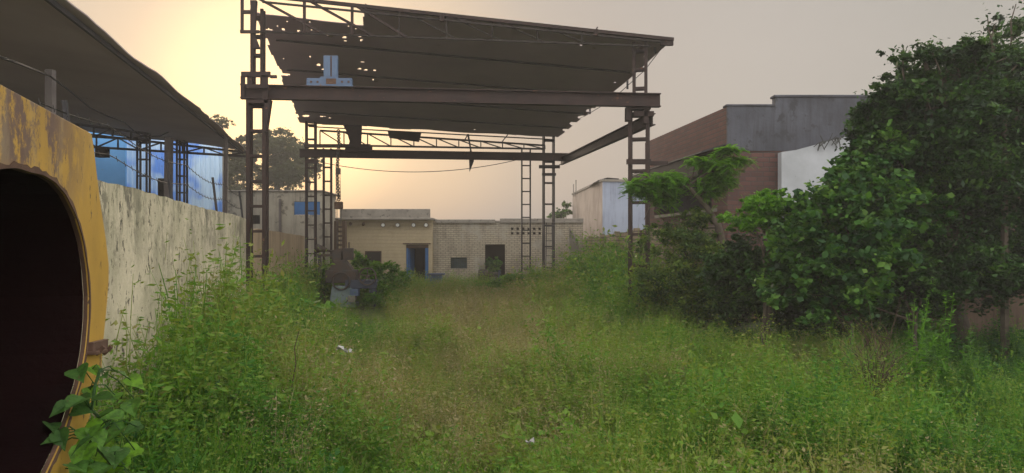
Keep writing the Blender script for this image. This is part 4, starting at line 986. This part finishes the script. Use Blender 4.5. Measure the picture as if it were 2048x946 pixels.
# -- little leaning tree with flat feathery crown (in front of the red building)
D = 17.0
t = empty('acacia_tree', (P(1450,0,D).x, D, 0), 'small leaning tree with flat feathery sprays of leaves beside the right column', 'tree')
mb = MB(); K = P(1376,372,D)
mb.tube([Vector((P(1462,0,D).x,D,0)), P(1452,520,D), P(1436,450,D), P(1410,410,D), K], [.11,.10,.085,.06,.05], 8)
br = [[K, P(1350,378,D-.1), P(1330,376,D-.2), P(1290,368,D-.2)], [K, P(1410,348,D), P(1440,335,D+.1), P(1475,322,D+.1)], [P(1425,345,D), P(1440,320,D), P(1455,300,D)], [K, P(1385,350,D), P(1390,330,D)], [P(1395,392,D), P(1425,380,D), P(1445,372,D)]]
for b_ in br: mb.tube(b_, [.035,.028,.02,.01][:len(b_)] if len(b_) == 4 else [.03,.02,.01], 6)
mb.tube([P(1300,400,D-.2), P(1296,420,D-.2), P(1288,440,D-.1)], [.012,.01,.006], 5)
mb.build('trunk', M['bark'], t, smooth=True)
def fronds(centers, n, reach, ls):
    """feathery compound leaves radiating from spray centres"""
    Q = []; A = []
    for (c, rx, rz, wgt) in centers:
        m = int(n*wgt)
        for _ in range(m):
            o0 = np.array(c)+rng.normal(size=3)*np.array([rx*.5, rx*.5, rz*.5]); a = rng.uniform(0, 2*np.pi); d = np.array([np.cos(a), np.sin(a)*.8, rng.uniform(-.55,.5)]); d /= np.linalg.norm(d)
            ln = reach*rng.uniform(.6,1.2); k = 11; f = np.linspace(0,1,k); pts = o0+d*ln*f[:,None]; pts[:,2] -= .25*ln*f**2
            s = np.cross(d, [0,0,1]); s /= np.linalg.norm(s)
            for sg in (-1,1):
                L_ = ls*(1-.5*f)[:,None]; q0 = pts; dirv = (s*sg+d*.35); tip = q0+dirv*L_; tip[:,2] -= .01; midw = d*ls*.22
                Q.append(np.stack([q0, q0+dirv*L_*.5+midw, tip, q0+dirv*L_*.5-midw], axis=1)); A.append(np.full(k, rng.random()))
    return np.concatenate(Q), np.concatenate(A)
Q, A = fronds([(pl(1320,372,D-.2),.36,.26,1.2),(pl(1345,362,D),.28,.22,.9),(pl(1275,375,D-.2),.24,.2,.6),(pl(1330,395,D),.26,.2,.5)], 330, .24, .07); mesh_quads('crown', Q, A*.8, M['tree_bright'], t)
Q, A = fronds([(pl(1440,335,D),.30,.22,.9),(pl(1475,322,D+.1),.22,.06,.4),(pl(1455,300,D),.22,.05,.4),(pl(1395,322,D),.22,.07,.45),(pl(1420,375,D+.1),.30,.24,.9),(pl(1450,362,D),.22,.16,.5)], 330, .24, .07); mesh_quads('crown', Q, A, M['tree_bright'], t)

# -- field of weeds
TW = [T_wispy(1.0, 11, 230) for _ in range(5)]; TL = [T_leafy() for _ in range(5)]; TB_ = [T_blades() for _ in range(5)]; TBR = [T_broad() for _ in range(4)]
TWF = [T_wispy(1.0, 9, 130, .05) for _ in range(4)]; TLF = [T_leafy(1.0, 6, 90, .11) for _ in range(4)]
def blob(x, y, px, py, D, rx, ry):
    c = P(px, py, D); return np.exp(-(((x-c.x)/rx)**2+((y-c.y)/ry)**2))
def field():
    N_ = 9000; # density falls with distance (the plants there are drawn a little bigger)
    yy = 3.4+(36.2-3.4)*rng.random(N_*3)**1.25
    xl = np.where(yy < 19, lwx(yy)+.15, np.where(yy < 28, -6.5-.136*(yy-19.2), -8.0)); xl = np.maximum(xl, -11)
    xr = np.where(yy > 24, 3.7, np.where(yy > 17.3, 4.4+(24-yy)*.05, 11.0)); xr = np.minimum(xr, 1+yy*.78+1.0)
    xl = np.maximum(xl, -1.2-yy*.75)
    xx = xl+(xr-xl)*rng.random(len(yy))
    wacc = (xr-xl)/13.0; keep = rng.random(len(yy)) < wacc*1.0
    xx, yy = xx[keep][:N_], yy[keep][:N_]
    # keep the yellow machine and camera clear
    ok = ~((xx < -1.25) & (yy < 3.9) & (xx < -0.9-.29*(yy-2)))
    ok &= ~((xx > -7.2) & (xx < -4.9) & (yy > 25.0) & (yy < 27.0)) | (rng.random(len(xx)) < .25)
    xx, yy = xx[ok], yy[ok]
    # image column of the plant (for reading the photo's patches in plan)
    col = 1024+xx/yy*F
    s = lambda f, a: np.sin(xx*f+a+.7*np.sin(yy*f*.6+a))*np.cos(yy*f*.8+a*2+.8*np.sin(xx*f*.7))
    patch = .5+.25*s(.9,1)+.15*s(2.1,3)+.1*s(.45,.5)
    # dryness: tan swathe up the middle of the yard
    dry = np.exp(-((xx-(-.6-.02*(yy-10)))/(1.5+.05*yy))**2)*np.clip((yy-5.2)/3, 0, 1)*np.clip((31-yy)/6, 0, 1)
    dry = dry*(.35+1.1*patch)
    dry2 = np.exp(-(((xx-2.6)/1.0)**2+((yy-5.3)/1.2)**2))*.9 + np.exp(-(((xx-5.0)/1.6)**2+((yy-12.5)/1.6)**2))*.7
    lush = np.exp(-(((xx+1.7)/1.5)**2+((yy-5.6)/1.6)**2)) + np.exp(-(((xx-2.7)/1.9)**2+((yy-26)/8)**2))*1.5 + np.exp(-(((xx+3.9)/.9)**2+((yy-15)/5)**2))*.5 + np.exp(-(((xx-1.3)/.6)**2+((yy-6.2)/1.1)**2))*.7
    v = .40+.22*(patch-.5)*2+.42*np.clip(np.maximum(dry,dry2),0,1)-.14*lush+rng.normal(size=len(xx))*.05
    v = np.where((xx > 2.5) & (yy < 12) & (dry2 < .3), v-.10, v)
    # height: knee high in the swathe, chest high at the walls
    dl = xx-np.where(yy < 19, lwx(yy), -7.0); edge = np.exp(-(dl/1.35)**2)
    rr = np.exp(-((3.9-xx)/1.5)**2)*(yy > 13)
    h = .72+.3*patch+.95*edge*np.clip((yy-4.5)/3,0,1)*(yy < 19)+.8*edge*(yy >= 19)*(yy < 29)+1.0*rr*(yy > 17)*(yy < 33)+.3*lush*(yy > 20)+.25*np.maximum(s(1.3,.7),0)-.18*np.clip(dry,0,1)
    clump = .5+.5*s(3.1,2.2)*s(1.7,.4)+.35*s(5.3,1.1); h *= np.clip(.62+.8*clump, .38, 1.6); v = v-.10*(clump-.5); h *= rng.uniform(.7, 1.2, len(xx)); h = np.where(yy > 31, h*.8, h)
    h = np.where((yy < 6.5), h*.85, h)
    h = np.where((xx > 3.6) & (yy > 9.5) & (yy < 17.3), h*.8+.05, h); v = np.where((xx > 4.2) & (yy > 10.5) & (yy < 17.3), v-.2, v)
    h = np.where((yy > 17) & (yy < 26.4) & (np.abs(xx/yy+.218) < .06), np.minimum(h*.45, .42), h)
    zz = .05*np.sin(xx*1.3+yy*.7)+.05*np.sin(xx*.5-yy*1.1)-.06
    return xx, yy, zz, h, v, np.clip(np.maximum(dry,dry2),0,1), lush
xx, yy, zz, h, v, dryness, lush = field()
pos = np.stack([xx,yy,zz], axis=1); rnd = rng.random(len(xx)); far = yy > 17
dm = rnd < dryness*.45
VV, AA = scatter(TW, pos[dm & ~far], h[dm & ~far]*1.0, rng.random((dm & ~far).sum())*.8+.1)
V2, A2 = scatter(TWF, pos[dm & far], h[dm & far]*1.05, rng.random((dm & far).sum())*.8+.1)
tag(mesh_quads('dry_grass', np.concatenate([VV,V2]), np.concatenate([AA,A2]), M['dry']), 'pale tan seeding grass running up the middle of the yard', 'grass', kind='stuff')
gm = ~dm; r2 = rng.random(len(xx)); parts_ = []
sel = gm & ~far & (lush > .35) & (r2 < .45); parts_.append(scatter(TB_, pos[sel], h[sel]*1.25, v[sel]))
selL = gm & ~far & ~sel & (r2 < .62); parts_.append(scatter(TL, pos[selL], h[selL], v[selL]-.05))
selW = gm & ~far & ~sel & ~selL & (r2 < .93); parts_.append(scatter(TW, pos[selW], h[selW]*1.1, v[selW]+.05))
selB = gm & ~far & ~sel & ~selL & ~selW; parts_.append(scatter(TBR, pos[selB], h[selB]*1.2, v[selB]-.08))
selF = gm & far & (r2 < .55); parts_.append(scatter(TLF, pos[selF], h[selF], v[selF]))
selG = gm & far & ~selF; parts_.append(scatter(TWF, pos[selG], h[selG]*1.1, v[selG]+.04))
tag(mesh_quads('weeds', np.concatenate([p[0] for p in parts_]), np.concatenate([p[1] for p in parts_]), M['weed']), 'dense green and olive weeds overgrowing the whole yard', 'weeds', kind='stuff')
# low ground cover between the plants near the camera
n = 5000; yy2 = 3.2+14*rng.random(n)**1.3; xx2 = (rng.random(n)*2-1)*(1.5+yy2*.75)
ok = (xx2 > lwx(yy2)+.1) & (xx2 < 9) & ~((xx2 < -1.0) & (yy2 < 3.9)); ok &= ((xx2+.75)**2/.12+(yy2-6.0)**2/.5 > 1)
pp = np.stack([xx2[ok], yy2[ok], np.full(ok.sum(), -.03)], axis=1)
VV, AA = scatter([T_blades(.3, 40, .2, .008), T_blades(.35, 40, .25, .008), T_broad(.22, 5, 45, .05)], pp, rng.uniform(.7,1.3,len(pp)), .3+rng.random(len(pp))*.3)
tag(mesh_quads('ground_cover', VV, AA, M['weed']), 'short green undergrowth covering the soil between the taller weeds', 'ground cover', kind='stuff')

# -- single tall weeds that stand out
def tall_weed(px, D, h, n, nl, ls, mat, label, vb=.4, asp=.3, name='tall_weed', group='tall single weeds'):
    base = Vector((P(px,0,D).x, D, 0)); t = empty(name, base, label, 'plant', group)
    pts = curve_stems(n, h, h*.13, seg=6, base=.03); q = stems_quads(pts, .014); c, j, f = along(pts, nl, .15, 1.0)
    d = rng.normal(size=c.shape); d[:,2] = .5; sz = ls*(1.3-.8*f)*rng.uniform(.6,1.2,nl); c = c+d/np.linalg.norm(d,axis=1)[:,None]*sz[:,None]*.5
    b = np.array(base); mesh_quads('stem', q+b, np.full(len(q), vb), mat, t); mesh_quads('foliage', leaf_quads(c, sz, asp, dirs=d, up=.8)+b, vb+rng.normal(size=nl)*.12, mat, t)
    return t
tall_weed(1828, 9.0, 2.15, 5, 420, .12, M['tree_bright'], 'tallest pale green weed with drooping narrow leaves, left of the pair by the dark tree', .3)
tall_weed(1888, 9.3, 1.95, 5, 380, .12, M['tree_bright'], 'pale green spiky weed, right of the pair of tall ones by the dark tree', .35)
tall_weed(1855, 9.8, 1.6, 9, 600, .11, M['tree_mid'], 'wide bushy weed filling the gap under the pair of tall spiky ones', .6)
tall_weed(1930, 9.2, 1.45, 9, 600, .11, M['tree_mid'], 'broad leafy weed at the foot of the mud wall on the right', .7)
tall_weed(1700, 9.5, 1.35, 4, 260, .10, M['tree_mid'], 'upright feathery weed left of the dry twiggy bush', .6)
tall_weed(1930, 6.2, 1.25, 3, 110, .10, M['tree_mid'], 'lone grey green weed with starry leaves at the lower right', .9)
tall_weed(1850, 6.0, .95, 3, 90, .09, M['tree_mid'], 'short weed with pale leaf tips near the bottom right corner', .9)
tall_weed(1215, 6.6, 1.15, 2, 80, .07, M['tree_mid'], 'thin weed with small leaves right of the tan grass', .8)
tall_weed(430, 12.6, 1.95, 4, 170, .08, M['weed'], 'wiry weed reaching up the cream wall near the left column', .35)
tall_weed(300, 9.3, 1.75, 5, 220, .08, M['weed'], 'branching weed with tiny leaves against the cream wall by the yellow frame', .4)
tall_weed(360, 11.0, 1.6, 5, 260, .09, M['weed'], 'bushy yellow green weed against the middle of the cream wall', .45)
# dry twiggy bush + bare stick
t = empty('dry_bush', (P(1745,0,9.8).x,9.8,0), 'leafless brown twiggy bush in front of the dark hollow', 'shrub')
mb = MB(); b0 = Vector((P(1745,0,9.8).x,9.8,0))
for i in range(22):
    a = random.uniform(0,6.28); k = Vector((math.cos(a)*.15,math.sin(a)*.15,random.uniform(.4,.75))); pts = limb(mb, b0, b0+k, .007, .004, .1, 4, 4)
    for _ in range(4):
        d = Vector((math.cos(a)+random.gauss(0,.8), math.sin(a)+random.gauss(0,.8), random.uniform(.2,1.2)))*.28; limb(mb, pts[random.randint(1,4)], pts[4]+d, .006, .002, .1, 3, 3)
mb.build('twigs', M['woodbrown'], t)
t = empty('dead_branches', (P(1740,0,12).x,11.6,0), 'tangle of bare grey branches in the dark hollow under the shrubs', 'branches')
mb = MB(); b0 = Vector((P(1760,0,11.6).x,11.6,0))
for i in range(15):
    e_ = P(random.uniform(1650,1810), random.uniform(570,650), 11.4+random.random()*.5); limb(mb, b0+Vector((random.gauss(0,.2),0,random.uniform(.2,.9))), e_, .008, .003, .2, 4, 5)
mb.build('twigs', M['woodbrown'], t)
t = MB(); limb(t, Vector((P(578,0,8).x,8,.3)), P(598,662,8), .010, .004, .05, 5, 6)
for f in (.5,.65,.8): 
    q = Vector((P(578,0,8).x,8,.3)).lerp(P(598,662,8), f); t.bar(q, q+Vector((random.uniform(-.08,.08),0,.08)), .004)
tag(t.build('dead_stalk', M['woodbrown']), 'thin dark dead stalk leaning in the grass at the left', 'stalk')
# soil patch
mb = MB(); c_ = (-.75, 6.0); pts = []
for i in range(28):
    a = 2*math.pi*i/28; r_ = .8+.25*math.sin(i*2.1)+.15*math.sin(i*5); pts.append((c_[0]+math.cos(a)*.4*r_, c_[1]+math.sin(a)*.75*r_, .07))
mb.add([(c_[0],c_[1],.09)]+pts, [(0,i+1,(i+1)%28+1) for i in range(28)]); tag(mb.build('dirt', M['soil'], smooth=True), kind='structure')

# -- broad leaved vine plant at the foot of the yellow frame
def heart(c, size, nvec, tip):
    nvec = nvec.normalized(); tip = (tip-nvec*tip.dot(nvec)).normalized(); s_ = nvec.cross(tip)
    prof = [(-.12,0.0),(-.28,.28),(-.12,.46),(.15,.5),(.45,.36),(.75,.15),(1.05,0)]
    mid = [Vector(c)+tip*(x*size)-nvec*(.10*size*x*x) for x, _ in prof]
    q = []
    for sg in (1,-1):
        ed = [Vector(c)+tip*(x*size)+s_*(sg*y*size)+nvec*(.16*size*y*2)-nvec*(.12*size*x*x) for x, y in prof]
        for i in range(len(prof)-1): q.append([mid[i] if i else mid[0], ed[i], ed[i+1], mid[i+1]] if sg > 0 else [mid[i], mid[i+1], ed[i+1], ed[i]])
    return q
def vine(base, leaves, label, st):
    t = empty('vine_plant', base, label, 'plant'); Q = []; A = []; mb = MB()
    for (px, py, D, sz) in leaves:
        c = P(px,py,D); tipv = Vector((random.uniform(-1,1), random.uniform(-.9,.1), random.uniform(-.5,-.05))); nv = Vector((random.gauss(0,.35), random.gauss(-.45,.3), 1))
        h_ = heart(c, sz*random.choice([.5,.65,.8]), nv, tipv); Q += h_; A += [random.uniform(.1,1)]*len(h_)
        s0 = min(st, key=lambda s: (s-c).length); mb.tube([s0, (s0+c)/2+Vector((0,0,.02)), c], .0025, 4)
    Q = np.array([[tuple(p) for p in q] for q in Q]); mesh_quads('foliage', Q, np.array(A), M['vine'], t)
    s2 = sorted(st, key=lambda p: p.z); mb.tube([Vector(base)]+s2, .006, 5); mb.build('stem', M['tree_mid'] if False else M['vine'], t)
lv = [(155,742,2.75,.13),(185,738,2.9,.08),(205,752,2.9,.10),(262,760,3.1,.09),(270,800,3.1,.09),(230,790,2.9,.12),(190,800,2.75,.12),(215,828,2.8,.11),(130,812,2.65,.09),(120,868,2.6,.13),(178,862,2.65,.13),(195,855,2.7,.14),(240,860,2.8,.11),(230,905,2.7,.12),(170,900,2.55,.14),(150,930,2.5,.12),(205,940,2.6,.13),(250,930,2.7,.12),(115,880,2.6,.11),(270,900,2.9,.10),(180,780,2.85,.09),(150,800,2.7,.07),(235,745,3.0,.08),(160,960,2.5,.12),(220,980,2.5,.14),(265,960,2.7,.12)]
lv += [(random.uniform(95,285), random.uniform(770,960), random.uniform(2.5,2.95), random.uniform(.07,.12)) for _ in range(26)]
stp = [P(180,960,2.65), P(178,880,2.7), P(183,820,2.78), P(190,770,2.85), P(200,740,2.9), P(225,930,2.7), P(215,850,2.8)]
vine((P(190,0,2.7).x,2.7,0), lv, 'broad heart leaved green vine growing against the yellow frame', stp)
# white scraps caught in the weeds
for px, py, D, lb in ((688,700,9.0,'crumpled white plastic scrap lying on the weeds left of the tan grass'),(1060,882,5.6,'small white litter scrap at the edge of the bare soil')):
    mb = MB(); c_ = P(px,py,D)
    z_ = .09 if D > 8 else .035
    mb.add([c_+Vector(((i/4-.5)*z_*2+random.gauss(0,z_*.2), (j/3-.5)*z_+random.gauss(0,z_*.2), random.gauss(0,z_*.35))) for j in range(4) for i in range(5)], [(j*5+i, j*5+i+1, j*5+i+6, j*5+i+5) for j in range(3) for i in range(4) if (i+j*2) % 5 != 3])
    tag(mb.build('plastic_scrap', M['pole2']), lb, 'litter')

# ------------------------------------------------------------ hazy air
mb = MB().box((-60,-20,-1.5),(60,75,22)); hz_ = mb.build('haze', None); tag(hz_, kind='stuff')
m = bpy.data.materials.new('hazy_air'); m.use_nodes = True; t = m.node_tree; t.nodes.clear()
o = N(t, 'ShaderNodeOutputMaterial'); pv = N(t, 'ShaderNodeVolumePrincipled'); L(t, pv.outputs[0], o.inputs['Volume'])
pv.inputs['Color'].default_value = (.95,.88,.80,1); pv.inputs['Density'].default_value = .0027; pv.inputs['Anisotropy'].default_value = .3
hz_.data.materials.append(m)
# ------------------------------------------------------------ groups of look-alikes
for o in bpy.data.objects:
    if o.parent or 'group' in o: continue
    k = o.name.split('.')[0]
    g = {'eucalyptus_tree': 'hazy trees beyond the left buildings', 'dark_shrub': 'dark shrubs under the big tree', 'weed_thicket': 'bright weed thickets at the column feet',
         'plastic_scrap': 'scraps of litter in the weeds', 'weedy_shrub': 'shrubs around the old machine', 'boundary_wall': 'boundary walls of the yard'}.get(k)
    if g: o['group'] = g
